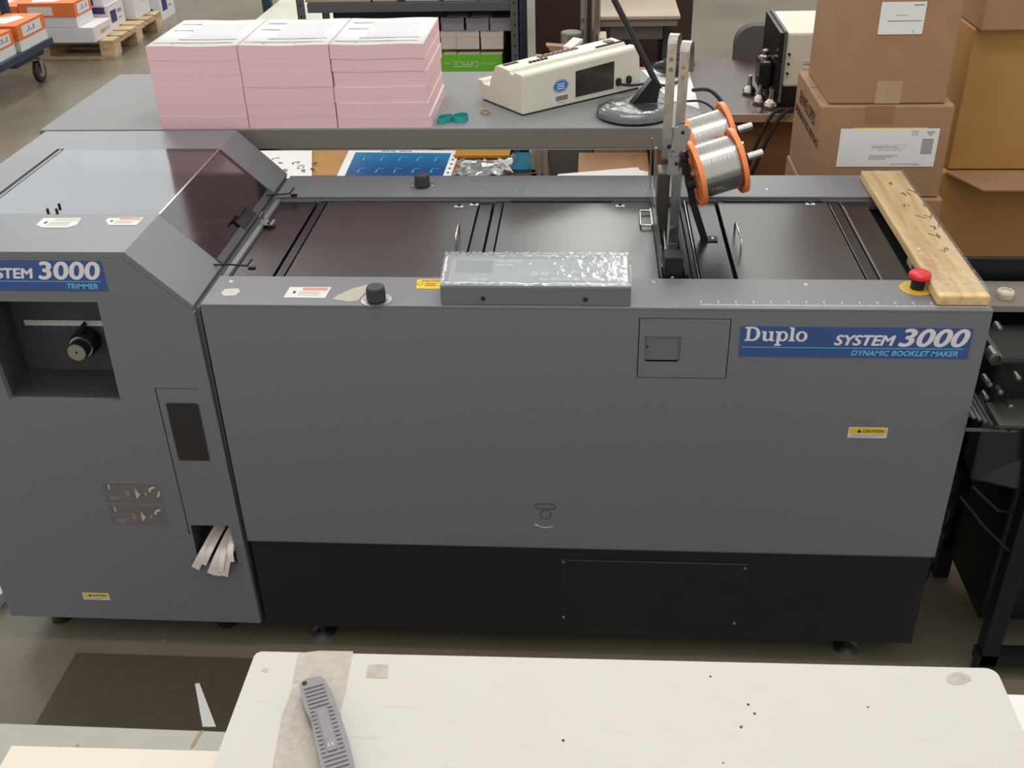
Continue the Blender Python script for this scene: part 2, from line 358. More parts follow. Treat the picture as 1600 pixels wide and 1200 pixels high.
b = MB().frame((0, R0, 0), **FRONT).prism([(kx-.004, kz+.031), (kx+.004, kz+.031), (kx, kz+.04)], 0, .02); b.build('dial_pointer', rubber, T)
# service panel, window, chute
b = MB().frame((0, 0, 0), **FRONT)
b.mat(darkgap).box(-.1265, -.1248, .33, .7035, 0, .0004).mat(paintd).box(-.126, -.04, .7025, .7037, 0, .0003)
b.build('service_panel_seam', darkgap, T)
b = MB().frame((0, 0, 0), **FRONT).mat(acry).plate([win], 0.0002, .0014).mat(paintd).plate([rrect(-.1115, .5285, -.0445, .6695, .005), win[::-1]], 0.0001, .001)
b.build('viewing_window', acry, T)
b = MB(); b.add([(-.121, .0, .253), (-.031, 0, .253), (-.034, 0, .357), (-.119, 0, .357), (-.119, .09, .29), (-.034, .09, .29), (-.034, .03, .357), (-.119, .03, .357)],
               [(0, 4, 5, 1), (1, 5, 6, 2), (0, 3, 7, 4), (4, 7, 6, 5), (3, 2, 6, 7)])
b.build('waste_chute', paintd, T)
MB().box(-.046, -.022, -.0015, .0, .249, .253).build('chute_lip', zinc, T)
MB().box(-.165, -.123, -.001, 0, .3245, .3257).build('chute_seam', zinc, T)
# diagrams
b = MB().frame((0, 0, 0), **FRONT)
dg1 = mat('faded_diagram_ink', '#8a7f7b', .7); dg2 = mat('diagram_cream_ink', '#c9c3a6', .7); dg0 = mat('diagram_brown', '#716b6a', .6)
for z1, z0, q in ((.4675, .4125, 0), (.4080, .3520, 1)):
    X0, X1 = -.293, -.165
    b.mat(dg0).box(X0, X1, z0, z1, 0, .0003)
    b.mat(dg1)
    for a in ((X0, X1, z1-.0008, z1), (X0, X1, z0, z0+.0008), (X0, X0+.0008, z0, z1), (X1-.0008, X1, z0, z1),
              (X0+.04, X0+.068, z1-.009, z1-.008), (X0+.04, X0+.068, z0+.012, z0+.013), (X0+.04, X0+.041, z0+.012, z1-.008), (X0+.067, X0+.068, z0+.012, z1-.008),
              (X0+.048, X0+.058, z0+.018, z0+.034), (X0+.012, X0+.034, z0+.010, z0+.018)): b.box(a[0], a[1], a[2], a[3], .0003, .0006)
    b.mat(dg2).box(X0+.014, X0+.017, z1-.018, z1-.005, .0003, .0006)
    b.prism([(X0+.070, z0+.012), (X0+.080, z0+.026), (X0+.076, z0+.028), (X0+.072, z0+.040), (X0+.070, z0+.030)], .0003, .0006)
    b.box(X0+.091, X0+.093, z0+.022, z0+.030, .0003, .0006)
    arc = [(X0+.112+.012*math.cos(t), z0+.034+.012*math.sin(t)) for t in [math.radians(a) for a in range(70, 200, 15)]]
    arc += [(X0+.112+.007*math.cos(t), z0+.034+.007*math.sin(t)) for t in [math.radians(a) for a in range(195, 65, -15)]]
    b.prism(arc, .0003, .0006)
    if not q:
        arc = [(X0+.112+.012*math.cos(t), z0+.030+.012*math.sin(t)) for t in [math.radians(a) for a in range(-80, 30, 15)]]
        arc += [(X0+.112+.008*math.cos(t), z0+.030+.008*math.sin(t)) for t in [math.radians(a) for a in range(20, -85, -15)]]
        b.prism(arc, .0003, .0006)
b.build('instruction_diagram', dg0, T)

def caution(parent, x0, x1, z1, y=0, name='caution_sticker'):
    W = x1-x0; h = W*.33; b = MB().frame((x0, y, z1-h), **FRONT)
    b.mat(whitelabel).plate([rrect(0, 0, W, h, .0015, 3)], 0, .0004)
    b.mat(yellow).box(W*.03, W*.97, h*.44, h*.93, .0004, .0006)
    b.mat(inkm); b.prism([(W*.22, h*.52), (W*.34, h*.52), (W*.28, h*.86)], .0006, .0008)
    b.text('CAUTION', W*.36, h*.55, h*.36, .0006, .0009, bold=h*.004)
    for i, (a, c) in enumerate(((.08, .92), (.08, .7))): b.box(W*a, W*c, h*(.28-.14*i), h*(.30-.14*i), .0004, .0006)
    return b.build(name, whitelabel, parent)
c_ = caution(T, -.411, -.349, .153)

def slab_duplo(b, x, z, s, h):
    """Duplo in slab-serif letters; s = x-height unit"""
    st = [0]
    def hh(): st[0] += 1; return (h[0], h[1]+.000012*st[0])
    def R(x0, z0, x1, z1): b.prism([(x0, z0), (x1, z0), (x1, z1), (x0, z1)], *hh())
    def ring(cx, cz, rx, rz, tx, tz): b.plate([circ(cx, cz, rx, 28, rz), circ(cx, cz, rx-tx, 28, rz-tz)[::-1]], *hh())
    C = 1.42*s; t = .30*s; f = .13*s
    # D
    out = [(x, z), (x+.75*s, z)]+[(x+.75*s+.62*s*math.sin(a), z+C/2-C/2*math.cos(a)) for a in [math.radians(k) for k in range(15, 180, 15)]]+[(x+.75*s, z+C), (x, z+C), (x, z+C-f), (x+.17*s, z+C-f), (x+.17*s, z+f), (x, z+f)]
    inn = [(x+.47*s, z+f*1.2), (x+.72*s, z+f*1.2)]+[(x+.72*s+.32*s*math.sin(a), z+C/2-(C/2-f*1.2)*math.cos(a)) for a in [math.radians(k) for k in range(15, 180, 15)]]+[(x+.72*s, z+C-f*1.2), (x+.47*s, z+C-f*1.2)]
    b.plate([out, inn[::-1]], *h); x += 1.5*s
    # u
    R(x, z+s-f, x+.42*s, z+s); R(x+.12*s, z+.3*s, x+.42*s, z+s); R(x+.62*s, z+s-f, x+1.02*s, z+s); R(x+.74*s, z, x+1.02*s, z+s); R(x+.74*s, z, x+1.16*s, z+f)
    b.prism([(x+.12*s, z+.32*s), (x+.14*s, z+.12*s), (x+.26*s, z), (x+.55*s, z-.02*s), (x+.78*s, z+.14*s), (x+.78*s, z+.28*s), (x+.58*s, z+.16*s), (x+.42*s, z+.22*s), (x+.42*s, z+.32*s)], *hh()); x += 1.22*s
    # p
    R(x, z+s-f, x+.4*s, z+s); R(x+.14*s, z-.42*s, x+.42*s, z+s); R(x, z-.48*s, x+.58*s, z-.42*s+f*.6); ring(x+.68*s, z+.5*s, .46*s, .52*s, .26*s, .15*s); x += 1.22*s
    # l
    R(x, z+C-f, x+.4*s, z+C); R(x+.13*s, z, x+.42*s, z+C); R(x, z, x+.55*s, z+f); x += .62*s
    # o
    ring(x+.5*s, z+.5*s, .52*s, .53*s, .28*s, .15*s)
def nameplate(parent, x0, z0, W, H, sub, name):
    b = MB().frame((x0, 0, z0), **FRONT)
    b.mat(lblue).plate([rrect(0, 0, W, H, .002, 3)], 0, .0008)
    b.mat(lcyan).box(W*.012, W*.975, H*.31, H*.33, .0008, .0011)
    slots = []
    b.mat(lwhite)
    slab_duplo(b, W*.020, H*.53, H*.318, (.0008, .0012))
    for k, (ox, oz) in enumerate(((0, 0), (.020, 0), (.040, 0), (.060, 0), (.020, .018), (.040, .018), (.020, -.014), (.040, -.014))):
        b.text('3000', W*.680+H*ox, H*(.40+oz), H*.80, .0008, .0011+.00002*k, wide=1.17, bold=0, shear=.22, spacing=1.02)
    for k, (ox, oz) in enumerate(((0, 0), (.018, 0), (.036, 0), (.018, .012), (.018, -.010))):
        b.text('SYSTEM', W*.408+H*ox, H*(.42+oz), H*.465, .0008, .0011+.00002*k, wide=1.06, bold=0, shear=.22, spacing=.99)
    b.mat(lcyan).text(sub, W*.955, H*.085, H*.235, .0008, .0011, bold=H*.005, shear=.22, align='RIGHT')
    return b.build(name, lblue, parent)
nameplate(T, -.171-.415, .916, .415, .063, 'TRIMMER', 'name_label')
# top stickers
def topsticker(parent, pts, z, m=whitelabel, band=inkr):
    b = MB(); P = [at(u, v, z=z) for u, v in pts]; P = [(p.x, p.y) for p in P]
    b.frame((0, 0, z), (1, 0, 0), (0, 1, 0)).mat(m).plate([P], .0002, .0007)
    cx = sum(p[0] for p in P)/len(P); y1 = max(p[1] for p in P); x0 = min(p[0] for p in P); x1 = max(p[0] for p in P); y0 = min(p[1] for p in P)
    W, H = x1-x0, y1-y0
    b.mat(band).box(x0+W*.35, x1-W*.06, y1-H*.32, y1-H*.08, .0007, .0009)
    b.mat(inkg)
    for i in range(3): b.box(x0+W*.3, x1-W*.2, y1-H*(.5+.14*i), y1-H*(.47+.14*i), .0007, .0009)
    b.mat(inkm).box(x0+W*.16, x0+W*.22, y1-H*.6, y1-H*.4, .0007, .0009)
    return b.build('warning_sticker', m, parent)
topsticker(T, [(56, 352), (68, 341), (128, 341), (120, 352), (105, 356), (66, 356)], zT, whitelabel, mat('sticker_cream', '#c9c2b0', .6))
topsticker(T, [(165, 345), (170, 341), (225, 340), (214, 352), (170, 352)], zT)
b = MB()
for u, v in ((93, 323), (75, 331), (89, 331)):
    p = at(u, v, z=zT); b.cyl((p.x, p.y, zT), (p.x, p.y, zT+.007), .0028, n=12)
b.build('stop_pin', rubber, T)
# right end plates of the paper path
b = MB().mat(zinc)
p = at(417, 350, z=.885); b.box(p.x-.012, p.x+.014, p.y-.008, p.y+.022, .884, .886); b.box(p.x-.014, p.x-.012, p.y-.005, p.y+.025, .884, .905)
b.mat(rubber).cyl((p.x+.004, p.y, .886), (p.x+.004, p.y, .889), .003, n=8).cyl((p.x+.004, p.y+.015, .886), (p.x+.004, p.y+.015, .889), .003, n=8)
b.build('angle_bracket', zinc, T)
for (u, v, u2, v2) in ((348, 411, 392, 413), (432, 302, 458, 300)):
    p, q = at(u, v, z=.9), at(u2, v2, z=.9); b = MB(); b.tube([(xr-.03, p.y, .895), (p.x+.01, p.y, .897), (q.x-.008, q.y, .897), (q.x, q.y+.012, .906)], .0022, 8); b.box(q.x-.006, q.x+.008, q.y-.004, q.y+.004, .889, .8945); b.build('guide_hook', rubber, T)

# ================================================================== BOOKLET MAKER
B = thing('booklet_maker', 'long grey booklet making machine with glossy black lids and a black base', 'machine', (.72, .35, 0))
ZG = .3187; DR0, DR1 = .124, .552; ZD = .89; YE = .69
b = MB().frame((0, 0, 0), **FRONT)
door = (.822, .741, .990, .869); outer = [(0, ZG), (1.45, ZG), (1.45, .8845), (0, .8845)]
g = .0018
b.plate([outer, [(door[0], door[1]), (door[2], door[1]), (door[2], door[3]), (door[0], door[3])][::-1]], -.014, 0)
b.build('front_panel', paint, B)
b = MB(); b.mat(darkgap).box(door[0]-.004, door[2]+.004, .012, .014, door[1]-.004, door[3]+.004)
b.build('door_gap', darkgap, B)
b = MB().frame((0, 0, 0), **FRONT)
iq = rrect(.834, .777, .901, .831, .003, 3)
dx = [(door[0]+g, door[1]+g), (door[2]-g, door[1]+g), (door[2]-g, door[3]-g), (door[0]+g, door[3]-g)]
b.plate([dx, iq[::-1]], -.010, .0006)
dr = b.build('access_door', paint, B)
b = MB().frame((0, 0, 0), **FRONT).mat(paint).plate([iq], -.010, -.006); b.add([(.834, .777, -.006), (.901, .777, -.006), (.901, .777, 0), (.834, .777, 0)], [(0, 1, 2, 3)]); b.mat(rubber).prism(circ(.840, .806, .0017, 10), -.006, -.003)
b.build('finger_pull', paint, dr)
# seam line
MB().box(0, 1.45, -.0012, .01, ZG-.002, ZG).build('panel_lip', paintd, B)
b = MB(); b.box(0.004, 1.446, .006, YE, .0655, ZG-.002); b.build('base', plinthm, B)
b = MB().frame((0, .006, 0), **FRONT); b.mat(plinthm).box(.677, 1.075, .106, .283, 0, .002).mat(paintd).box(.677, 1.075, .2815, .2832, .002, .004)
bp = b.build('base_cover', plinthm, B)
for x, z in ((.683, .276), (1.068, .271), (.683, .116), (1.058, .112)):
    MB().lathe((x, .004, z), (0, -1, 0), [(.0035, 0), (.003, .0015), (.001, .002)], 12).build('screw', zinc, bp)
# shell
b = MB(); b.box(0, .012, .014, YE, ZG, .8845); b.box(1.438, 1.45, .014, YE, ZG, .8845); b.box(.012, 1.438, YE-.012, YE, ZG, .8845); b.build('side_panels', paint, B)
b = MB().frame((0, 0, 0), (1, 0, 0), (0, 1, 0)).plate([[(0, 0), (1.45, 0), (1.45, YE), (0, YE)], [(0.0, DR0), (0.0, DR1), (1.425, DR1), (1.425, DR0)]], ZD-.0055, ZD)
b = MB(); b.box(0, 1.45, 0, DR0, ZD-.0055, ZD); b.box(0, 1.45, DR1, YE, ZD-.0055, ZD); b.box(1.425, 1.45, DR0, DR1, ZD-.0055, ZD); b.box(0, 1.425, DR0, DR0+.002, ZD-.03, ZD-.006); b.box(0, 1.425, DR1-.002, DR1, ZD-.03, ZD-.006)
b.build('top_rim', paint, B, bevel=.0015)
MB().box(.0, 1.425, DR0+.002, DR1-.002, .84, .856).build('deck_tray', darkgap, B)
MB().box(.013, 1.437, .013, YE-.013, ZG, .84).build('inner_frame', darkgap, B)
LY0, LY1 = DR0+.003, DR1-.003
def lid(x0, x1, name='lid', m=acry, z=.881, y0=LY0, y1=LY1):
    return MB().box(x0, x1, y0, y1, z-.006, z).build(name, m, B, bevel=.0012)
deckm = mat('deck_black', '#1f1b1d', .28, spec=.6)
lid(.002, .097, 'infeed_plate', deckm, .878); lid(.104, .121, 'cross_bar', black, .880)
l1 = lid(.1245, .476, 'lid'); lid(.479, .508, 'cross_bar', deckm, .878); lid(.513, .531, 'cross_bar', deckm, .880)
l2 = lid(.534, .866, 'lid')
lid(.947, 1.010, 'deck_plate', deckm, .879); l3 = lid(1.0165, 1.259, 'lid'); lid(1.262, 1.284, 'cross_bar', deckm, .880); lid(1.291, 1.345, 'deck_plate', deckm, .879)
b = MB(); b.box(1.2865, 1.2878, LY0, LY1, .874, .882); b.build('edge_strip', zinc, B)
b = MB(); b.box(.9415, .943, LY0, LY1, .86, .884); b.build('edge_strip', zinc, B)
mint = mat('mint_glow_plastic', '#a9c2b4', .6)
def magnet(u, v, par):
    p = at(u, v, z=.881); b = MB(); b.mat(mint).box(p.x-.010, p.x+.010, p.y-.006, p.y+.006, .8812, .8818); b.mat(rubber).cyl((p.x, p.y+.003, .8818), (p.x, p.y+.003, .887), .0032, n=12)
    b.build('magnet_catch', mint, par)
magnet(717, 323, l1); magnet(741, 320, B); magnet(969, 322, l2); magnet(1266, 319, l3)
def handle(p0, p1, h, par, r=.0022):
    p0, p1 = Vector(p0), Vector(p1); up = Vector((0, 0, h)); q = (p1-p0)*.12
    pts = [p0, p0+up*.8, p0+up*.95+q*.3, p0+up+q, p1+up-q, p1+up*.95-q*.3, p1+up*.8, p1]
    b = MB().tube(pts, r, 10); return b.build('handle', steel, par)
a0, a1 = at(713, 389, z=.881), at(717, 362, z=.881)
handle((a0.x, a0.y, .881), (a0.x-.002, a0.y+.075, .881), .028, l1)
a0 = at(1157, 396, z=.881); handle((a0.x, a0.y, .881), (a0.x-.002, a0.y+.095, .881), .03, l3)
a0, a1 = at(1019, 357, z=.881), at(1019, 334, z=.881)
# lid 2 handle lies flat and points left
b = MB(); b.tube([(a0.x+.0, a0.y, .888), (a0.x-.020, a0.y, .888), (a0.x-.024, a0.y+.004, .888), (a0.x-.024, a1.y-.004, .888), (a0.x-.020, a1.y, .888), (a0.x, a1.y, .888)], .0023, 10); b.box(a0.x-.002, a0.x+.001, a0.y-.005, a1.y+.005, .881, .893); b.build('handle', steel, l2)
# hinge strips at rear of lids
b = MB(); b.box(.55, .78, DR1-.012, DR1-.004, .8812, .884); b.build('hinge_strip', rubber, l2)
b = MB(); b.box(1.03, 1.25, DR1-.012, DR1-.004, .8812, .884)
for x in (1.035, 1.13, 1.24): b.cyl((x, DR1-.008, .884), (x, DR1-.008, .8852), .0025, n=10)
b.build('hinge_strip', rubber, l3)
# screws on rim
for u, v in ((361, 440), (1022, 441), (1260, 445), (509, 300), (641, 301), (754, 299), (807, 299), (824, 300), (1199, 296), (1008, 299), (1309, 292), (362, 441)):
    p = at(u, v, z=ZD); MB().lathe((p.x, p.y, ZD), (0, 0, 1), [(.0055, 0), (.005, .001), (.002, .002)] if v > 400 or u == 1199 else [(.0025, 0), (.002, .001), (.001, .0013)], 14).build('screw', zinc, B)
# knobs
def knob(u, v, plate=True, r=.0172):
    p = at(u, v, z=ZD+.004); o = MB().mat(knobm)
    o.lathe((p.x, p.y, ZD+.003), (0, 0, 1), [(r*1.02, 0), (r*1.06, .002), (r, .023), (r*.93, .0255), (r*.6, .0262)], 36)
    for i in range(36):
        t = i*math.tau/36; o.cyl((p.x+r*1.03*math.cos(t), p.y+r*1.03*math.sin(t), ZD+.004), (p.x+r*.98*math.cos(t), p.y+r*.98*math.sin(t), ZD+.024), .0008, n=5)
    k = o.build('adjusting_knob', knobm, B)
    b = MB().mat(zinc).lathe((p.x, p.y, ZD), (0, 0, 1), [(r*1.65, 0), (r*1.65, .0015), (r*1.55, .0018)], 36)
    for s in (-1, 1): b.lathe((p.x+s*r*1.35, p.y, ZD+.0018), (0, 0, 1), [(.0035, 0), (.002, .0013)], 12)
    b.build('knob_plate', zinc, k)
knob(588, 466); knob(660, 288)
# ruler scale printed on rim
b = MB().mat(lwhite)
x = .935
ins = .0254*.86
for i in range(33):
    for k in range(8):
        xx = x+(i+k/8)*.0159
        if xx > 1.445: break
        hgt = .006 if k == 0 else .0035 if k == 4 else .002
        b.box(xx-.00032, xx+.00032, .0135, .0135+hgt, ZD, ZD+.0003)
    if x+i*.0159 < 1.44 and i % 2 == 0:
        b.box(x+i*.0159-.0015, x+i*.0159+.0018, .0285, .0297, ZD, ZD+.0003); b.box(x+i*.0159-.0005, x+i*.0159+.0005, .0225, .029, ZD, ZD+.0003)
b.box(x-.002, 1.445, .0128, .0134, ZD, ZD+.0003)
b.build('printed_scale', lwhite, B)
# emergency stop
p = at(1431, 451, z=ZD)
b = MB().mat(mat('e_stop_yellow', '#c9a63a', .5)).lathe((p.x, p.y, ZD), (0, 0, 1), [(.030, 0), (.030, .0012), (.029, .0015)], 40); b.build('stop_plate', None, B)
MB().lathe((p.x+.002, p.y, ZD+.0015), (0, 0, 1), [(.0125, 0), (.0125, .016), (.011, .018)], 28).build('stop_collar', rubber, B)
MB().lathe((p.x+.003, p.y, ZD+.0195), (0, 0, 1), [(.012, 0), (.0195, .004), (.0205, .008), (.0195, .012), (.016, .0145), (.009, .0155)], 36).build('emergency_stop_button', redp, B)['label'] = 'red mushroom emergency stop button'
# stickers
nameplate(B, 1.008, .790, .415, .064, 'DYNAMIC BOOKLET MAKER', 'name_label')
caution(B, 1.232, 1.306, .636)
topsticker(B, [(443, 465), (453, 449), (518, 449), (508, 466)], ZD)
b = MB(); q = [at(652, 437, z=ZD), at(690, 437, z=ZD), at(690, 452, z=ZD), at(650, 451, z=ZD)]
b.frame((0, 0, ZD), (1, 0, 0), (0, 1, 0)).mat(yellow).plate([[(v.x, v.y) for v in q[::-1]]], 0.0002, .0006).mat(inkm)
b.text('CAUTION', q[0].x+.010, q[0].y-.010, .009, .0006, .0009, bold=.0002)
b.plate([circ(q[0].x+.008, q[0].y-.02, .006, 20), circ(q[0].x+.008, q[0].y-.02, .0048, 20)[::-1]], .0006, .0008)
for i in range(4): b.box(q[0].x+.018, q[0].x+.04, q[0].y-.017-.004*i, q[0].y-.0158-.004*i, .0006, .0008)
b.build('caution_sticker', yellow, B)
# peeling tape scraps
for pts in ([(527, 462), (548, 452), (575, 445), (590, 447), (570, 458), (560, 470), (545, 472), (520, 468)], [(345, 458), (352, 452), (372, 451), (376, 456), (368, 462), (350, 463)]):
    P = [at(u, v, z=ZD) for u, v in pts]
    b = MB().frame((0, 0, ZD), (1, 0, 0), (0, 1, 0)).mat(mat('tape_residue', '#b4ae9c', .3)).plate([[(v.x, v.y) for v in P[::-1]]], .0001, .0007); b.build('tape_residue', None, B)
# slot, round cover and arrow on front panel
b = MB().frame((0, 0, 0), **FRONT)
b.mat(darkgap).plate([rrect(.625, .4215, .667, .4355, .0068), rrect(.626, .4225, .666, .4345, .0058)[::-1]], .0001, .0004)
b.plate([circ(.6455, .4075, .0115, 30), circ(.6455, .4075, .0106, 30)[::-1]], .0001, .0004)
b.mat(zinc).prism(circ(.6595, .4300, .0028, 12), .0002, .001)
b.mat(lwhite)
arc = [(.6455+.032*math.cos(math.radians(a)), .404+.032*math.sin(math.radians(a))) for a in range(235, 306, 6)]
b.prism(arc+[(.6455+.0306*math.cos(math.radians(a)), .404+.0306*math.sin(math.radians(a))) for a in range(301, 234, -6)], .0002, .0005)
b.prism([(.6215, .3815), (.6295, .3800), (.6275, .3755)], .0002, .0005)
b.build('lock_marking', None, B)
# levelling feet
for x, y in ((.118, .05), (1.323, .05), (.118, .6), (1.323, .6)):
    b = MB().mat(rubber).cyl((x, y, .012), (x, y, .066), .008); b.mat(zinc).lathe((x, y, 0), (0, 0, 1), [(.028, 0), (.028, .006), (.012, .013)], 28)
    b.build('levelling_foot', None, B)
for x, y in ((-.53, .08), (-.12, .08), (-.53, .62), (-.12, .62)):
    b = MB().mat(rubber).cyl((x, y, .012), (x, y, .076), .008); b.mat(rubber).lathe((x, y, 0), (0, 0, 1), [(.026, 0), (.026, .006), (.012, .013)], 28)
    b.build('levelling_foot', None, T)

# control panel (wedge box with clear film)
x0, x1 = .456, .806
b = MB(); b.hexa([(x0, .006, ZD), (x1, .006, ZD), (x1, .103, ZD), (x0, .103, ZD)], [(x0, .004, .9285), (x1, .004, .9285), (x1, .103, .947), (x0, .103, .947)])
cp = b.build('control_panel', paint, B, bevel=.002)
sl = Vector((0, .099, .0185)).normalized(); SL = math.hypot(.099, .0185)
b = MB().frame((x0, .004, .9285), (1, 0, 0), sl)
pan = mat('panel_film', '#a9b3b1', .35); pan2 = mat('panel_key', '#c8d0cd', .4); pan3 = mat('lcd_grey', '#7d8986', .3)
W = x1-x0
b.mat(pan).plate([rrect(.014, .010, W-.014, SL-.016, .003)], .0022, .0030)
b.mat(pan3).box(.024, .094, .040, SL-.022, .003, .0036)
b.mat(pan2)
for i in range(3): b.plate([rrect(.100+i*.018, SL-.030, .114+i*.018, SL-.022, .002)], .003, .0042)
for i in range(2): b.plate([rrect(.100+i*.018, SL-.042, .114+i*.018, SL-.034, .002)], .003, .0042)
for i in range(2): b.plate([rrect(.055+i*.018, .012, .070+i*.018, .021, .002)], .003, .0042)
for i in range(5): b.plate([rrect(.182+i*.020, .014+.0008*i, .198+i*.020, .024, .002)], .003, .0042)
for xx in (.165, .185): b.plate([rrect(xx, .028, xx+.015, .042, .003)], .003, .0045)
b.plate([rrect(.262, .014, .286, .026, .002)], .003, .0042); b.plate([rrect(.307, .014, .322, .026, .002)], .003, .0042)
for cx, r in ((.247, .007), (.297, .0105)): b.plate([circ(cx, .043, r), circ(cx, .043, r-.0015)[::-1]], .003, .004); b.plate([circ(cx, .043, r*.55)], .003, .005)
b.build('keypad', pan, cp)
# clear cover sheet, crinkled
fr = Matrix(((1, 0, 0, x0), (0, sl.y, -sl.z, .004), (0, sl.z, sl.y, .9285), (0, 0, 0, 1)))
random.seed(3)
hts = {}
def film(u, v):
    k = (round(u*40), round(v*10)); 
    if k not in hts: hts[k] = .0058+random.uniform(-.0006, .0006)
    e = hts[k] if 0 < k[0] < 40 and 0 < k[1] < 10 else .0032
    return fr @ Vector((-.001+u*(W+.002), -.001+v*(SL+.001), e))
MB().sheet(film, 40, 10, .0005).build('clear_film', clear, cp)
b = MB(); b.frame(fr @ Vector((0, SL-.008, .003)), (1, 0, 0), sl)
for i in range(34):
    xx = i*W/34; b.box(xx, xx+W/34*random.uniform(.6, 1.1), random.uniform(-.002, .002), .006, .003, .0045+random.uniform(0, .003))
b.build('film_fold', clear, cp)
for x in (.535, .723):
    MB().lathe((x, .0045, .904), (0, -1, 0), [(.0045, 0), (.004, .0015), (.0015, .002)], 14).build('screw', rubber, cp)

# --- stitching head between the lids
SH = thing('stitching_head', 'wire stitching head with two hooked steel wire guides, between the black lids', 'stitcher', (.905, .33, .856))
b = MB(); b.box(.869, .9405, LY0, LY1, .856, .872); b.box(.869, .8715, LY0, LY1, .872, .884); b.build('channel', black, SH)
b = MB(); b.box(.874, .909, .132, .172, .872, .93); b.box(.874, .912, .172, .20, .872, .892); hb = b.build('front_block', black, SH, bevel=.0015)
MB().lathe((.890, .132, .886), (0, -1, 0), [(.004, 0), (.003, .0015)], 10).build('screw', zinc, hb)
MB().tube([(.885, .20, .879), (.884, .385, .905)], .0018, 8).build('guide_rod', steel, SH)
b = MB(); b.box(.914, .922, .14, .54, .872, .890); b.box(.930, .934, .14, .54, .872, .884); b.build('rail', rubber, SH)
for y in (.19, .28, .37, .46):
    MB().box(.8725, .878, y, y+.012, .872, .884).build('spacer_block', zinc, SH)
# two hooked guides
# guides stand with their face to the front
def guide2(x, y, zt, w, hook):
    pts = [(x, y, .873), (x, y, 1.0), (x, y, 1.12), (x+.001, y-.002, zt-.02)]
    R = .016
    for k in range(1, 9):
        t = math.pi-k*math.pi*.95/8; pts.append((x+.001+.35*(R+R*math.cos(t)), y-.002+R+R*math.cos(t), zt-.02+R*math.sin(t)))
    e = pts[-1]; pts.append((e[0]+.002, e[1]+.004, e[2]-hook))
    o = MB().strip(pts, (1, -.25, 0), w, .0016).build('wire_guide', mat('polished_strip', '#cbc4ba', .22, 1, noise=.2, nscale=70), SH)
    for q in (.030, .050):
        MB().cyl((x, y-.0005, zt-.02-q), (x, y-.0035, zt-.02-q), .0042, n=14).build('rivet', mat('brass', '#b79a63', .35, 1), o)
    return o
guide2(.887, .42, 1.281, .019, .03); guide2(.9045, .33, 1.288, .019, .05)
b = MB(); b.box(.868, .892, .345, .40, .872, 1.02); b.build('guide_column', mat('dark_steel', '#5a5651', .4, .8), SH, bevel=.002)
b = MB(); b.frame((0, .322, .030), **FRONT).mat(zinc)
b.plate([[(.883, 1.03), (.907, 1.03), (.925, 1.075)]+[(.909+.0165*math.cos(math.radians(a)), 1.083+.0165*math.sin(math.radians(a))) for a in range(-20, 201, 20)]], 0, .004)
b.mat(rubber).prism(circ(.910, 1.084, .004, 6), .004, .006); b.build('pivot_plate', None, SH)
b = MB(); b.frame((0, .315, .030), **FRONT).mat(zinc).box(.884, .904, 1.0, 1.035, 0, .006).mat(steel).box(.889, .897, 1.030, 1.046, .006, .009); b.build('guide_block', None, SH)
for x, z in ((.911, 1.038), (.911, 1.022), (.900, 1.024)):
    MB().cyl((x, .316, z+.03), (x, .304, z+.03), .0055 if x > .905 else .0035, n=18).build('thumb_screw', rubber, SH)
MB().cyl((.884, .316, 1.088), (.884, .309, 1.088), .0045, n=14).build('thumb_screw', rubber, SH)
# side plates of clear guard
b = MB(); b.box(.8665, .8685, .14, .56, .884, .935); b.build('clear_guard', filmmat('clear_acrylic', .12, .05, .05, .0), SH)
b = MB(); b.tube([(.868, .60, .885), (.866, .60, 1.0), (.868, .60, 1.01)], .0018, 6); b.tube([(.878, .61, .885), (.878, .61, .985)], .003, 6); b.build('thin_rod', steel, SH)
# spool arm
tilt = math.radians(14); yw = math.radians(11); ax = Vector((math.cos(tilt)*math.cos(yw), math.cos(tilt)*math.sin(yw), math.sin(tilt))); bk_ = Vector((-math.sin(yw), math.cos(yw), 0)); up = ax.cross(bk_)
c1 = Vector((.983, .345, 1.034)); c2 = Vector((.977, .477, 1.048))
hw = .0455
foot = Vector((.970, .335, .879))
arm_top = c1-ax*(hw+.014)+up*.055
b = MB().strip([foot, foot*.5+ (c1-ax*(hw+.014)+up*-.06)*.5, c1-ax*(hw+.014)+up*-.06, arm_top], (0, 1, 0), .020, .014)
arm = b.build('spool_arm', black, SH, bevel=.001)
MB().cyl(c1-ax*(hw+.02)-up*.018+Vector((0, -.004, 0)), c1-ax*(hw+.004)-up*.018+Vector((0, -.004, 0)), .011, n=20).build('arm_boss', rubber, SH)
MB().cyl(c1-ax*(hw+.02)+up*.045, c1-ax*(hw+.006)+up*.045, .009, n=20).build('arm_boss', rubber, SH)
MB().strip([c1-ax*(hw+.014)+up*.0, c2-ax*(hw+.014)+up*.0], up, .02, .006).build('cross_arm', black, SH)
b = MB().mat(rubber).box(foot.x-.006, foot.x+.026, foot.y-.012, foot.y+.014, .879, .8815); b.mat(zinc).lathe((foot.x+.016, foot.y+.001, .8815), (0, 0, 1), [(.0045, 0), (.003, .002)], 10); b.build('arm_foot', None, SH)
for c in (c1, c2):
    MB().cyl(c-ax*(hw+.016), c+ax*(hw+.012), .0075, n=16).build('spindle', steel, SH)
    b = MB().mat(rubber).lathe(c+ax*(hw+.004), ax, [(.016, 0), (.016, .006), (.011, .012), (.011, .016)], 24); b.mat(steel).cyl(c+ax*(hw+.019), c+ax*(hw+.052), .0075, n=20)
    b.build('spindle_knob', None, SH)
MB().cyl(c1+ax*(hw+.012)+up*.008, c1+ax*(hw+.012)+up*.034, .0055, n=16).build('locking_screw', steel, SH)
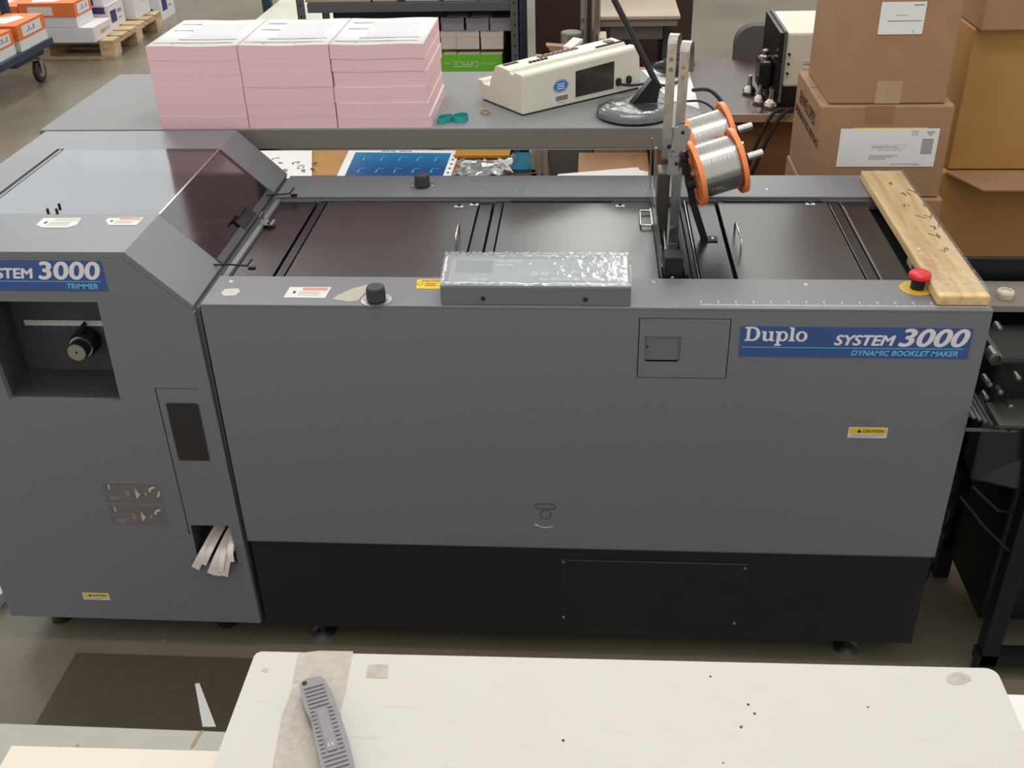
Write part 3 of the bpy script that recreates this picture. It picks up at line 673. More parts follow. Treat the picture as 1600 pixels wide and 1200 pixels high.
# spools
def spool(c, label):
    r = .066
    t = thing('wire_spool', label, 'spool', tuple(c), 'wire spools on the stitching head')
    for sgn, nm in ((-1, 'flange'), (1, 'flange')):
        o = c+ax*sgn*(hw-.002)
        b = MB(); b.M = Matrix.Translation(o) @ Matrix(((bk_.x, up.x, ax.x, 0), (bk_.y, up.y, ax.y, 0), (bk_.z, up.z, ax.z, 0), (0, 0, 0, 1)))
        holes = []
        for k in range(6):
            a0 = k*math.tau/6
            pts = [(.050*math.cos(a0+q), .050*math.sin(a0+q)) for q in (-.3, -.15, 0, .15, .3)]+[(.030*math.cos(a0+q), .030*math.sin(a0+q)) for q in (.25, 0, -.25)]
            holes.append(pts[::-1])
        b.plate([circ(0, 0, r, 56), circ(0, 0, .0080, 20)[::-1]]+holes, -.0018, .0018)
        b.plate([circ(0, 0, r+.0008, 56), circ(0, 0, r-.0045, 56)[::-1]], -.0048, .0048)
        b.build(nm, orange, t)
    prof = []; nn = 84
    random.seed(int(c.y*1000))
    ww = 2*hw-.008
    for i in range(nn+1):
        prof.append((.0540+.0002*(i % 2)+random.uniform(-.00012, .00012), -ww/2+ww*i/nn))
    b = MB().lathe(c, ax, prof, 72); 
    for k in range(len(b.sm)): b.sm[k] = True
    b.build('wire_winding', wire, t)
spool(c1, 'orange spool of steel stitching wire, the nearer and lower of the pair'); spool(c2, 'orange spool of steel stitching wire, behind and partly hidden by the nearer spool')

# wooden board
b = MB().box(1.355, 1.447, .015, .662, ZD+.0005, .911)
wbd = tag(b.build('wooden_board', pine, bevel=.004, seg=3), 'pine plank wrapped in clear film lying across the right end of the booklet maker', 'board')
b = MB().frame((0, 0, .9113), (1, 0, 0), (0, 1, 0)).mat(mat('dark_green_ink', '#3c4a35', .7))
random.seed(11)
for (u, v, s) in ((1419, 305, 1.0), (1428, 300, .8), (1394, 288, .6), (1445, 322, .5), (1451, 340, 1.3), (1463, 357, 1.4), (1470, 372, 1.2), (1478, 392, .9), (1416, 322, .6)):
    p = at(u, v, z=.911)
    for k in range(3):
        a = random.uniform(1.2, 2.4); L0 = .019*s*random.uniform(.6, 1.1); ox, oy = random.uniform(-.006, .006), random.uniform(-.008, .008)
        d = Vector((math.cos(a), math.sin(a))); n_ = Vector((-d.y, d.x))*.0011
        q0 = Vector((p.x+ox, p.y+oy)); q1 = q0+d*L0; b.prism([tuple(q0-n_), tuple(q1-n_), tuple(q1+n_), tuple(q0+n_)], 0, .0003)
b.build('pen_marks', None, wbd)
random.seed(5); hts2 = {}
def wrap(u, v):
    k = (round(u*16), round(v*40)); e = hts2.setdefault(k, random.uniform(.0008, .0034))
    return (1.353+u*.096, .03+v*.625, .9115+e)
MB().sheet(wrap, 16, 40, .0003).build('clear_wrap', clearthin, wbd)

# light grey block in the slot left of the board
MB().box(1.372, 1.384, .24, .275, .856, .884).build('sensor_block', whitelabel, B)

# ================================================================== BENCH with stacks
BZ = .985
D = thing('workbench', 'long grey laminate workbench behind the booklet maker', 'workbench', (.18, 1.0, 0))
b = MB().mat(lam).box(-.64, 1.003, .757, 1.275, BZ-.050, BZ); 
bt = b.build('bench_top', lam, D, bevel=.0015)
MB().box(-.64, 1.003, .7555, .757, BZ-.049, BZ-.003).build('front_edge_band', lamedge, D)
MB().box(-.64, 1.003, .7545, .768, BZ-.0535, BZ-.050).build('metal_trim', steel, D)
for x in (-.62, .965):
    for y in (.79, 1.225): MB().box(x, x+.035, y, y+.035, 0, BZ-.05).build('leg', paintd, D)
MB().box(-.6, .98, 1.235, 1.255, .12, .16).build('stretcher', paintd, D)
# stacks of pink forms: six pads in each stack
sxs = [(-.3285, -.1080), (-.1060, .1120), (.1150, .3390)]
zz = [BZ, 1.0120, 1.0450, 1.0830, 1.1190, 1.1490, 1.1830]
ordn = ['bottom', 'second from the bottom', 'third from the bottom', 'third from the top', 'second from the top', 'top']
stn = ['left', 'middle', 'right']
palepink = mat('pale_pink_paper', '#eed9da', .8)
def pad(x0, x1, y0, y1, z0, z1, label, group, top, wob):
    t = thing('pad_of_forms', label, 'paper pad', ((x0+x1)/2, (y0+y1)/2, z0), group)
    b = MB(); n = 14; vs = []
    rows = []
    for j, (y, ) in enumerate(((y0,), (y1,))):
        for i in range(n+1):
            x = x0+(x1-x0)*i/n; w_ = math.sin(i/n*math.pi*2.2+wob)*.0011
            rows.append((x, y, z0+.0002+(0 if z0 == BZ else w_))); rows.append((x, y, z1+w_))
    m = n+1
    def I(j, i, k): return (j*m+i)*2+k
    fs = []
    for i in range(n):
        fs.append((I(0, i, 0), I(0, i+1, 0), I(0, i+1, 1), I(0, i, 1))); fs.append((I(1, i+1, 0), I(1, i, 0), I(1, i, 1), I(1, i+1, 1)))
        fs.append((I(0, i, 1), I(0, i+1, 1), I(1, i+1, 1), I(1, i, 1))); fs.append((I(0, i+1, 0), I(0, i, 0), I(1, i, 0), I(1, i+1, 0)))
    fs.append((I(0, 0, 0), I(0, 0, 1), I(1, 0, 1), I(1, 0, 0))); fs.append((I(0, n, 0), I(1, n, 0), I(1, n, 1), I(0, n, 1)))
    b.add(rows, fs); b.build('paper_block', pink, t)
    # white top sheet
    def ts(u, v):
        x = x0+(x1-x0)*u; return (x, y0+(y1-y0)*v, z1+math.sin(u*math.pi*2.2+wob)*.0011+.0002)
    if top or label.find('right') >= 0:
        sh = MB().mat(white).sheet(ts, 14, 1, .0006).build('top_sheet', white if top else palepink, t)
    if top:
        b = MB().frame((x0, y0, z1+.0021), (1, 0, 0), (0, 1, 0)).mat(inkg); W, H = x1-x0, y1-y0
        for a, c, d in ((.04, .92, .10), (.27, .92, .22), (.07, .30, .56), (.07, .30, .80), ): b.box(W*a, W*c, H*d, H*(d+.016), 0, .0003)
        b.mat(mat('pale_form_ink', '#c9c9d2', .8))
        for i in range(12): b.box(W*(.33+.045*i), W*(.334+.045*i), H*.30, H*.82, 0, .0002)
        for i in range(6): b.box(W*.33, W*.92, H*(.32+.09*i), H*(.323+.09*i), 0, .0002)
        b.mat(inkr).prism(circ(W*.62, H*.045, .0022, 10), 0, .0003)
        b.mat(inkm).prism(circ(W*.27, H*.055, .0018, 10), 0, .0003)
        b.build('printing', inkg, sh)
for s, (a, c) in enumerate(sxs):
    for k in range(6):
        dx = (.0, .0, -.002, .001, -.001, -.002)[k]*(1 if s == 2 else .4); dy = random.uniform(-.001, .001) if s < 2 else (0, .002, .006, .010, .008, .006)[k]*.4
        dz = 0 if s == 2 else (.0, .003, -.002, .002, -.003, 0)[k]
        dz1 = 0 if s == 2 or k == 5 else (.003, -.002, .002, -.003, 0)[k]
        z0_, z1_ = zz[k]+(dz if k else 0)+(.0010 if k and s == 2 else 0), zz[k+1]+dz1
        pad(a+dx, c+dx+(.004 if s == 2 and k == 0 else 0), .762+dy, 1.040+dy, z0_, z1_,
            '%s pad of pink paper, %s of three stacks on the grey bench' % (ordn[k], stn[s]), 'pads of pink forms in three stacks', k == 5, .6+s*.9)
# teal rubber bands
def band(cx, cy, rx, ry, h, label, ph, m=tealm, rot=0):
    pts = []
    for i in range(40):
        t = i*math.tau/40; q = 1+.16*math.sin(2*t+ph)+.08*math.sin(3*t)
        x, y = rx*q*math.cos(t), ry*q*math.sin(t); pts.append((cx+x*math.cos(rot)-y*math.sin(rot), cy+x*math.sin(rot)+y*math.cos(rot), BZ+.0005))
    b = MB(); vs = []; n = 40
    for i, p in enumerate(pts):
        a, c = Vector(pts[i-1]), Vector(pts[(i+1) % n]); d = (c-a).normalized(); nr = Vector((d.y, -d.x, 0))*.0007; p = Vector(p)
        tw = .0022*math.sin(i/n*math.tau+ph); o = Vector((d.y, -d.x, 0))*tw
        vs += [p-nr, p+nr, p+nr+o+Vector((0, 0, h)), p-nr+o+Vector((0, 0, h))]
    fs = [(i*4+k, i*4+(k+1) % 4, ((i+1) % n)*4+(k+1) % 4, ((i+1) % n)*4+k) for i in range(n) for k in range(4)]
    b.add(vs, fs, False); return tag(b.build('rubber_band', m), label, 'rubber band')
band(.3700, .812, .0155, .024, .012, 'wide teal rubber band touching the pink stack side', .4, rot=-.3)['group'] = 'teal rubber bands'
band(.4080, .818, .0170, .024, .013, 'wide teal rubber band on the bench, the farther from the pink stacks', 1.2, rot=.5)['group'] = 'teal rubber bands'
b = MB()
for k in range(4):
    b.tube([(.4645+(.009+.001*k)*math.cos(t+k), .877+(.010-.0012*k)*math.sin(t+k)*1.2, BZ+.0018+.0016*k+.0006*math.sin(3*t+k)) for t in [i*math.tau/24 for i in range(25)]], .0011, 6)
tag(b.build('rubber_band', mat('tan_rubber', '#b39c84', .6)), 'coiled thin tan rubber band on the grey bench', 'rubber band')

# cream desktop device
o0 = Vector((.561, .849, BZ)); lx = Vector((.304, .243, 0)).normalized(); ly = Vector((-lx.y, lx.x, 0)); DL = .385; DW = .205
DV = thing('paper_counter', 'cream plastic desktop machine with sloping top and black rear plate, on the grey bench', 'office machine', tuple(o0+lx*DL/2+ly*DW/2))
def fr_dev(b): return b.frame(o0, lx, ly)
b = fr_dev(MB())
prof = [(0, .004), (0, .096), (.005, .101), (.034, .101), (.040, .094), (.052, .094), (.058, .102), (.108, .104), (.116, .101), (.142, .062), (.146, .046), (.176, .044), (.182, .052), (.203, .052), (.207, .044), (.196, .020), (.186, .004)]
nS = 8; vs = []; P_ = len(prof)
for i in range(nS+1):
    t = i/nS; X = DL*t
    for (s, z) in prof:
        k = 1+.11*t if s < .142 else 1.0
        zz_ = z*k if z > .01 else z
        X2 = X-(.012*(z/.1) if i == nS else 0)
        vs.append((X2, s, zz_))
fs = [(i*P_+j, i*P_+(j+1) % P_, (i+1)*P_+(j+1) % P_, (i+1)*P_+j) for i in range(nS) for j in range(P_)]
fs = [f[::-1] for f in fs]; fs += [tuple(range(P_)), tuple(nS*P_+j for j in range(P_))[::-1]]
b.add(vs, fs); b.build('body', cream, DV, bevel=.0022)
b = fr_dev(MB()).box(.004, DL-.006, .004, .184, 0, .005); b.build('base', rubber, DV)
fz = Matrix.Identity(4)
b = MB().frame(o0+Vector((0, 0, 0)), lx, (0, 0, 1)); b.mat(mat('rear_plate', '#33302c', .2, noise=.6, nscale=25)).prism([(.165, .018), (.290, .018), (.290, .088), (.165, .083)], .0002, .0015); b.build('rear_plate', None, DV)
b = MB().frame(o0, lx, (0, 0, 1)); b.mat(mat('sticker_blue', '#2a6fb5', .4)).plate([circ(.118, .055, .024, 32, .016)], .0002, .0008)
b.mat(lwhite).plate([circ(.118, .055, .0225, 32, .0145), circ(.118, .055, .0215, 32, .0135)[::-1]], .0008, .001)
for k in range(3): b.box(.106, .130, .047+k*.006, .0495+k*.006, .0008, .001)
b.build('oval_sticker', None, DV)
b = MB().frame(o0, lx, (0, 0, 1)); b.mat(whitelabel).box(.088, .150, .008, .034, .0002, .0006).mat(mat('barcode_mauve', '#8a7378', .6)).box(.102, .140, .018, .030, .0006, .0008).mat(inkg).box(.108, .135, .012, .0135, .0006, .0008); b.build('serial_label', None, DV)
for xx in (.305, .340):
    b = MB().frame(o0, lx, (0, 0, 1)); b.prism(rrect(xx-.008, .022, xx+.008, .042, .007), .0002, .005); b.build('cable_port', rubber, DV)
def topz(X, s=.08): return .1035*(1+.11*X/DL)
def topmark(b, X0, X1, s0, s1, hh=.0012):
    z0, z1 = topz(X0), topz(X1); b.hexa([(X0, s0, z0-.004), (X1, s0, z1-.004), (X1, s1, z1-.004), (X0, s1, z0-.004)], [(X0, s0, z0+hh), (X1, s0, z1+hh), (X1, s1, z1+hh), (X0, s1, z0+hh)])
b = fr_dev(MB()); topmark(b.mat(rubber), .012, .055, .092, .104)
b.mat(mat('maroon_key', '#6d3038', .5))
for k in range(8): topmark(b, .118+k*.016, .130+k*.016, .088, .103, .002)
topmark(b, .33, .352, .075, .098, .002)
b.mat(inkm); topmark(b, .28, .37, .062, .065, .0022)
for k in range(5): topmark(b, .075+k*.012, .082+k*.012, .070, .078, .0022)
b.build('keypad', None, DV)
# cable of the device
pts = [o0+lx*.305+Vector((0, -.006, .028)), o0+lx*.34+Vector((.01, -.012, .020)), o0+lx*.40+Vector((.02, .0, .012)), Vector((.925, 1.08, BZ+.01)), Vector((.965, 1.14, BZ+.006)), Vector((.99, 1.24, BZ+.005))]
def smooth(pts, n=6):
    pts = [Vector(p) for p in pts]; out = []
    for i in range(len(pts)-1):
        p0, p1, p2, p3 = pts[max(i-1, 0)], pts[i], pts[i+1], pts[min(i+2, len(pts)-1)]
        for k in range(n):
            t = k/n; out.append(.5*((2*p1)+(p2-p0)*t+(2*p0-5*p1+4*p2-p3)*t*t+(-p0+3*p1-3*p2+p3)*t**3))
    return out+[pts[-1]]
tag(MB().tube(smooth(pts), .0035, 8).build('power_cable', rubber), 'black cable running from the cream desktop machine along the bench', 'cable')
tag(MB().tube(smooth([(.99, 1.0, BZ+.02), (1.03, .96, BZ+.03), (1.065, .92, BZ+.0), (1.075, .88, .95), (1.07, .86, .8)]), .005, 8).build('power_cable', rubber), 'thick black cable curving off the right end of the bench above the spools', 'cable')
tag(MB().tube(smooth([(.97, .93, BZ+.012), (1.005, .92, BZ+.014), (1.035, .90, BZ+.0), (1.05, .87, .96), (1.055, .86, .85)]), .003, 8).build('power_cable', rubber), 'thin black cable beside the thick one at the right end of the bench', 'cable')
# paper on right end of bench
tag(MB().frame((0, 0, BZ+.0005), (1, 0, 0), (0, 1, 0)).prism([(.93, .98), (1.0, .90), (1.0, 1.27), (.87, 1.27)], 0, .0012).build('paper_sheet', white), 'white paper sheet at the right end of the bench beside the black cables', 'paper')
# dark pouch
random.seed(9)
b = MB()
def pouch(u, v):
    t = u*math.tau; r = math.sin(v*math.pi)
    return (.955+.055*r*math.cos(t)*(1+.15*math.sin(3*t)), 1.21+.035*r*math.sin(t), BZ+.003+.045*(1-math.cos(v*math.pi))/2*(1+.15*math.sin(2*t)))
b.sheet(pouch, 20, 10, .0004); tag(b.build('plastic_bag', mat('dark_bag_plastic', '#25282a', .2)), 'crumpled dark plastic bag at the rear right corner of the bench', 'bag')

# lamp with wrapped base
LP = thing('floor_lamp_stand', 'round black lamp foot wrapped in clear film with a leaning black pole, on the bench', 'lamp', (.835, .852, BZ))
b = MB().lathe((.835, .852, BZ), (0, 0, 1), [(.088, 0), (.092, .006), (.090, .018), (.080, .024), (.02, .027)], 48); b.build('base', rubber, LP)
b = MB(); b.frame((.835, .857, BZ+.026), (1, .25, 0), (0, 0, 1)); b.prism([(-.012, 0), (.055, 0), (.062, .045), (.040, .062)], -.012, .012); b.build('wedge', black, LP)
d0 = Vector((.888, .872, BZ+.075)); d1 = at(960, 0, y=.93); dd = (d1-d0)
MB().cyl(d0-dd*.08, d0+dd*2.2, .0075, n=18).build('pole', black, LP)
random.seed(21); hh = {}
def wr(u, v):
    t = u*math.tau; k = (round(u*28) % 28, round(v*6)); e = hh.setdefault(k, random.uniform(-.0012, .0022)); r = .004+.091*min(1, v*1.15)
    z = BZ+.0295 if v < .8 else BZ+.0295-.022*(v-.8)/.2
    return (.835+(r+e)*math.cos(t), .852+(r+e)*math.sin(t), z+e+(.0 if v < .8 else 0))
MB().sheet(wr, 28, 6, .0003).build('clear_wrap', filmmat('clear_wrap_film', .09, .02, .08), LP)

# ================================================================== below and behind the bench
def slabthing(name, label, cat, x0, x1, y0, y1, z0, z1, m, bev=.002, group=None):
    return tag(MB().box(x0, x1, y0, y1, z0, z1).build(name, m, bevel=bev), label, cat, group)
def carton(name, label, cat, x0, x1, y0, y1, z0, z1, m=kraft, group=None, tape=True):
    t = thing(name, label, cat, ((x0+x1)/2, (y0+y1)/2, z0), group)
    MB().box(x0, x1, y0, y1, z0, z1).build('body', m, t, bevel=.004)
    yc_ = (y0+y1)/2
    xm = (x0+x1)/2
    b = MB().mat(kraftd).box(x0+.002, x1-.002, yc_-.001, yc_+.001, z1, z1+.0006); b.build('flap_seam', None, t)
    if tape:
        MB().box(xm-.03, xm+.03, y0-.0006, y0+.0, z0+.001, z0+.055).build('tape', tapem, t)
    return t
carton('carton', 'low brown carton under the handwritten sheet, seen below the bench', 'box', -.62, -.08, 1.42, 2.12, 0, .495, kraftb, 'cartons seen below the bench', tape=False)
carton('carton', 'low brown carton under the blue printed sheet, seen below the bench', 'box', -.07, .42, 1.42, 2.12, 0, .495, kraftb, 'cartons seen below the bench', tape=False)
carton('carton', 'brown carton right of the black bag, seen below the bench', 'box', .69, .93, 1.42, 1.85, 0, .55, kraft, 'cartons seen below the bench', tape=False)
# handwritten sheet
zs = .5
hw_ = [(-.53, 1.60), (-.20, 1.60), (-.30, 2.03), (-.56, 2.03)]
t_ = tag(MB().frame((0, 0, zs), (1, 0, 0), (0, 1, 0)).mat(white).prism([(-.60, 1.70), (-.21, 1.62), (-.255, 1.80), (-.31, 2.04), (-.60, 2.04)], 0, .0012).build('handwritten_sheet', white), 'white sheet with black handwriting, seen through the gap below the bench', 'paper')
b = MB().frame((0, 0, zs+.0012), (1, 0, 0), (0, 1, 0)).mat(inkm)
random.seed(4)
for (u, v) in ((462, 255), (470, 262), (472, 268), (489, 256), (490, 264), (438, 254), (446, 266), (430, 250)):
    p = at(u, v, z=zs)
    pts = [(p.x+random.uniform(-.014, .014), p.y+random.uniform(-.02, .02), .0008) for _ in range(5)]; b.tube(smooth(pts, 4), .0011, 5)
b.build('handwriting', None, t_)
# blue sheet
pw = [at(526, 276, z=.5), at(704, 277, z=.5), at(719, 235.5, z=.5), at(545.7, 234, z=.5)]
q0, q1, q2, q3 = [Vector((p.x, p.y)) for p in pw]
def bl(u, v): return q0*(1-u)*(1-v)+q1*u*(1-v)+q2*u*v+q3*(1-u)*v
q0 = q0+(q0-q3)*.9; q1 = q1+(q1-q2)*.9
b = MB().frame((0, 0, zs), (1, 0, 0), (0, 1, 0)).mat(white).prism([tuple(bl(*k)) for k in ((0, 0), (1, 0), (1, 1), (0, 1))], 0, .0012)
pblue = bpy.data.materials.new('poster_blue'); pblue.use_nodes = True; nt = pblue.node_tree; pp = nt.nodes['Principled BSDF']; pp.inputs['Roughness'].default_value = .35
tc = nt.nodes.new('ShaderNodeTexCoord'); sp = nt.nodes.new('ShaderNodeSeparateXYZ'); nt.links.new(tc.outputs['Generated'], sp.inputs[0]); rp = nt.nodes.new('ShaderNodeValToRGB')
rp.color_ramp.elements[0].color = (*lin('#1c4f86'), 1); rp.color_ramp.elements[1].color = (*lin('#2f88bb'), 1); rp.color_ramp.elements[0].position = .6; rp.color_ramp.elements[1].position = 1
nt.links.new(sp.outputs['Y'], rp.inputs[0]); nt.links.new(rp.outputs[0], pp.inputs['Base Color'])
b.mat(pblue).prism([tuple(bl(*k)) for k in ((.07, 0.05), (.93, 0.05), (.93, .94), (.07, .94))], .0012, .0016)
b.mat(mat('poster_light_blue', '#5f9fca', .4))
for i in range(5):
    for j in range(4):
        c = bl(.17+.16*i, .86-.23*j); b.box(c.x, c.x+.012, c.y-.006, c.y, .0016, .0019); b.box(c.x+.015, c.x+.022, c.y-.006, c.y, .0016, .0019); b.box(c.x-.002, c.x+.004, c.y-.045, c.y-.014, .0016, .0018)
b.mat(inkm)
for i in range(9): c = bl(.955, .2+.085*i); b.box(c.x, c.x+.008, c.y, c.y+.012, .0012, .0015)
for i, wd in enumerate((.03, .02, .03, .012)): c = bl(.30+.08*i, .965); b.box(c.x, c.x+wd, c.y, c.y+.007, .0012, .0015)
tag(b.build('printed_sheet', None), 'blue sheet of printed cards with white margins, seen through the gap below the bench', 'paper')
carton('carton', 'tall brown carton standing behind the loose white sheets, below the bench', 'box', .745, .93, 1.87, 2.10, 0, .78, kraft, 'cartons seen below the bench', tape=False)
slabthing('envelope', 'ochre envelope right of the blue sheet, below the bench', 'envelope', .24, .44, 1.93, 2.25, .50, .512, mat('ochre_paper', '#b5812f', .7))
slabthing('folder', 'flat teal blue folder beyond the ochre envelope, below the bench', 'folder', .43, .53, 2.0, 2.19, .4205, .435, mat('teal_card', '#1f7390', .6))
slabthing('small_carton', 'small tan carton below the teal folder under the bench', 'box', .43, .56, 2.0, 2.2, 0, .42, kraft)
# crumpled foil/plastic
random.seed(31); fh = {}
def foil(u, v):
    k = (round(u*14), round(v*8)); e = fh.setdefault(k, (random.uniform(-.012, .012), random.uniform(-.012, .012), random.uniform(0, 1)))
    return (.26+u*.20+e[0], 1.72+v*.16+e[1], .5075+e[2]*(.010+.055*max(0, u-.6)))
b = MB().sheet(foil, 14, 8, .001)
for k in range(len(b.sm)): b.sm[k] = False
tag(b.build('plastic_wrap', mat('silver_wrap', '#cfd0d0', .12, .7)), 'crumpled shiny plastic wrap right of the blue sheet', 'plastic wrap')
slabthing('paper_stack', 'grey-white sheets right of the crumpled wrap, below the bench', 'paper', .30, .415, 1.45, 1.70, .496, .505, mat('grey_white_paper', '#aab0b2', .7), .001)
random.seed(2); bg = {}
def bag(u, v):
    k = (round(u*12), round(v*10)); e = bg.setdefault(k, random.uniform(-.012, .012)); a = math.sin(u*math.pi)**.4
    return (.47+u*.19, 1.47+.2*v+e-.0*a, .02+.47*math.sin(min(1, v*1.2)*math.pi/2)*a+e)
tag(MB().sheet(bag, 12, 10, .001).build('rubbish_bag', mat('black_bag', '#1b1f22', .22)), 'black plastic bag between cartons, seen below the bench', 'bag')
MATS['black_bag'].node_tree.nodes['Principled BSDF'].inputs['Roughness'].default_value = .25
b = MB().frame((0, 0, 0), (1, 0, 0), (0, 1, 0))
P = [at(868, 280, z=.552), at(1005, 280, z=.552), at(997, 262, z=.552), at(872, 273, z=.552)]
b.prism([(p.x, p.y) for p in P], .5505, .554)
P = [at(905, 275, z=.56), at(1014, 279, z=.56), at(1012, 267, z=.56), at(1000, 265, z=.56)]
b.prism([(p.x, p.y) for p in P], .5545, .558)
tag(b.build('paper_sheets', white), 'loose white sheets on the carton below the right end of the bench', 'paper')

# shelving unit behind bench
SY = 2.5
SU = thing('shelving_unit', 'dark grey steel shelving unit with boxes, behind the pink stacks', 'shelf', (.03, SY+.22, 0))
shm = mat('shelf_grey', '#55585a', .45); 
for i, zf in enumerate((.15, .585, .93, 1.35)):
    MB().box(-.385, .415, SY, SY+.42, zf-.035, zf).build('shelf_board', shm, SU, bevel=.002)
for x in (-.425, .415):
    for y in (SY-.004, SY+.39):
        b = MB().mat(shm).box(x, x+.032, y, y+.003, 0, 1.8).box(x if x < 0 else x+.029, (x if x < 0 else x+.029)+.003, y, y+.032, 0, 1.8)
        b.mat(darkgap)
        if y < SY+.1:
            for k in range(40): b.prism([], 0, 0) if False else b.box(x+.012, x+.018, y-.0006, y, .2+k*.04, .208+k*.04)
        b.build('upright', None, SU)
MB().box(-.385, .415, SY+.421, SY+.424, .0, 1.34).build('back_panel', mat('shelf_back', '#2b2d2f', .6), SU)
MB().box(.449, .455, SY, SY+.42, .0, 1.8).build('side_bracing', bluem, SU)
def envbox(x0, x1, y0, y1, z0, z1, m, label, group, lidc=True):
    t = thing('envelope_box', label, 'box', ((x0+x1)/2, (y0+y1)/2, z0), group)
    b = MB(); n = 8; vs = []
    MB().box(x0, x1, y0, y1, z0, z1-.012).build('body', m, t, bevel=.002)
    if lidc:
        b = MB(); 
        for i in range(n+1):
            x = x0-.0008+(x1-x0+.0016)*i/n; s = -.004*math.sin(i/n*math.pi)
            vs += [(x, y0-.001, z1-.022-s), (x, y0-.001, z1+s*.6), (x, y1, z1+s*.6)]
        fs = [];
        for i in range(n): a = i*3; fs += [(a, a+3, a+4, a+1), (a+1, a+4, a+5, a+2)]
        b.add(vs, fs); b.build('lid', m, t)
    return t
ivory = mat('ivory_card', '#cdbfb2', .7); lilac = mat('lilac_card', '#a9a6ac', .6); greyc = mat('grey_wrapped_card', '#8f8d92', .3)
eg = 'small envelope boxes on the lower shelf'
BX = lambda u, v: at(u, v, y=SY+.02)
# green box
g0, g1 = BX(690, 117), BX(784, 85)
gx0 = g0.x-.02; 
t = thing('green_box', 'bright green paper box lying upside down on the lower shelf, white lettering', 'box', ((gx0+g1.x)/2, SY+.15, .585))
zg0, zg1 = .585, g1.z+.0
MB().box(gx0, g1.x+.001, SY+.02, SY+.32, zg0, zg1).build('body', mat('green_card', '#6abb32', .5), t, bevel=.002)
b = MB().frame((g1.x-.028, SY+.0195, BX(740, 96).z), (-1, 0, 0), (0, 0, -1)).mat(mat('pale_green_print', '#c3dcae', .6))
b.text('GEOKAI', 0, 0.004, .014, 0, .0004); b.text('OFFICE', .064, -.001, .034, 0, .0004, spacing=.94)
b.text('paper', .175, .004, .014, 0, .0004)
b.build('lettering', None, t)
def row(us, vt, vb, m, what, dy=0, lidc=True):
    for i, (ua, ub) in enumerate(us):
        a = at(ua, vb, y=SY+.03+dy); c = at(ub, vt, y=SY+.03+dy); envbox(a.x, c.x, SY+.03+dy, SY+.26+dy, a.z, c.z, m, what[i], eg, lidc)
row([(662, 692.5), (693.5, 713), (715, 749), (751, 785)][1:], 78, 85, ivory, ['ivory box end at the left on top of the green box', 'ivory box in the middle directly on the green box', 'ivory box at the right directly on the green box'], 0, False)
row([(690, 712.5), (714, 748), (752, 786)], 50, 77.4, ivory, ['ivory envelope box in the upper ivory row, beside the pink stack', 'ivory envelope box in the middle of the upper ivory row', 'ivory envelope box at the right of the upper ivory row'])
row([(690, 724), (729, 763), (766, 798)], 27, 49, greyc, ['grey wrapped envelope box beside the pink stack', 'grey wrapped envelope box in the middle above the ivory ones', 'grey wrapped envelope box next to the shelf upright'], .02)
row([(698, 730), (736, 768)], 20.5, 26.5, lilac, ['lilac box just below the upper shelf, left one', 'lilac box just below the upper shelf, right one'], .02, False)
# on the upper shelf
for ua, ub, lab, m in ((478, 580, 'tan printed carton at the left end of the upper shelf', mat('tan_card', '#b7a08f', .75)), (583, 621, 'plain tan carton beside the printed one on the upper shelf', mat('tan_card', '#b7a08f')),
                       (634, 687, 'pale lilac carton in the middle of the upper shelf', mat('pale_lilac', '#b3aebb', .6)), (694, 746, 'pale lilac wrapped carton beside the right upright, left one', mat('pale_lilac', '#b3aebb')), (749, 800, 'pale lilac wrapped carton touching the right upright', mat('pale_lilac', '#b3aebb'))):
    a, c = at(ua, 12, y=SY+.02), at(ub, 12, y=SY+.02)
    t = thing('carton', lab, 'box', ((a.x+c.x)/2, SY+.15, .93), 'cartons on the upper shelf')
    MB().box(a.x, c.x, SY+.02, SY+.32, .9305, 1.12).build('body', m, t, bevel=.002)
    if ua == 478:
        b = MB().frame((a.x, SY+.0195, .9305), **FRONT).mat(inkm)
        for k in range(14): b.box(.09+k*.0045, .092+k*.0045+.001*(k % 2), .03, .045, 0, .0004)
        for k in range(10): b.box(.205+k*.004, .2065+k*.004+.001*(k % 3 == 0), .03, .045, 0, .0004)
        b.mat(mat('print_orange', '#c07d55', .7)).box(.01, .08, .032, .038, 0, .0004); b.build('barcode', None, t)

# partition behind
tag(MB().box(.47, 1.19, 3.30, 3.33, 0, 1.35).build('partition_panel', mat('brown_board', '#4a342b', .7, noise=.1)), 'dark brown partition board behind the cream drill table', 'partition')
# drilling machine with cream table
DM = thing('drilling_machine', 'old cream drilling machine with a cream metal table, beyond the bench', 'machine', (.9, 2.8, 0))
cm = mat('old_cream_enamel', '#b9aa93', .45, noise=.08, nscale=9); cmd = mat('grey_enamel', '#7f7b74', .45)
b = MB(); b.box(.735, 1.060, 2.36, 2.95, .885, .90); b.build('table_top', cm, DM, bevel=.004)
MB().box(.745, 1.05, 2.37, 2.94, .86, .885).build('apron', cmd, DM)
MB().box(.80, 1.0, 2.42, 2.5, .80, .86).build('drawer', cmd, DM, bevel=.003)
MB().box(1.005, 1.035, 2.45, 2.9, .0, .86).build('leg', paintd, DM); MB().box(.75, .78, 2.45, 2.9, .0, .86).build('leg', paintd, DM)
MB().cyl((.745, 2.28, .3), (.745, 2.28, 1.25), .017).build('column', steelbr, DM)
MB().cyl((.70, 2.30, .3), (.70, 2.30, 1.25), .012).build('column', cmd, DM)
b = MB(); b.box(.745, .815, 2.20, 2.30, .605, .80); b.build('gear_housing', cm, DM, bevel=.008)
b = MB(); b.box(.755, .785, 2.19, 2.3, .80, .86); b.build('housing_neck', cm, DM, bevel=.004)
MB().cyl((.75, 2.198, .77), (.75, 2.186, .77), .012, n=16).build('knob', rubber, DM)
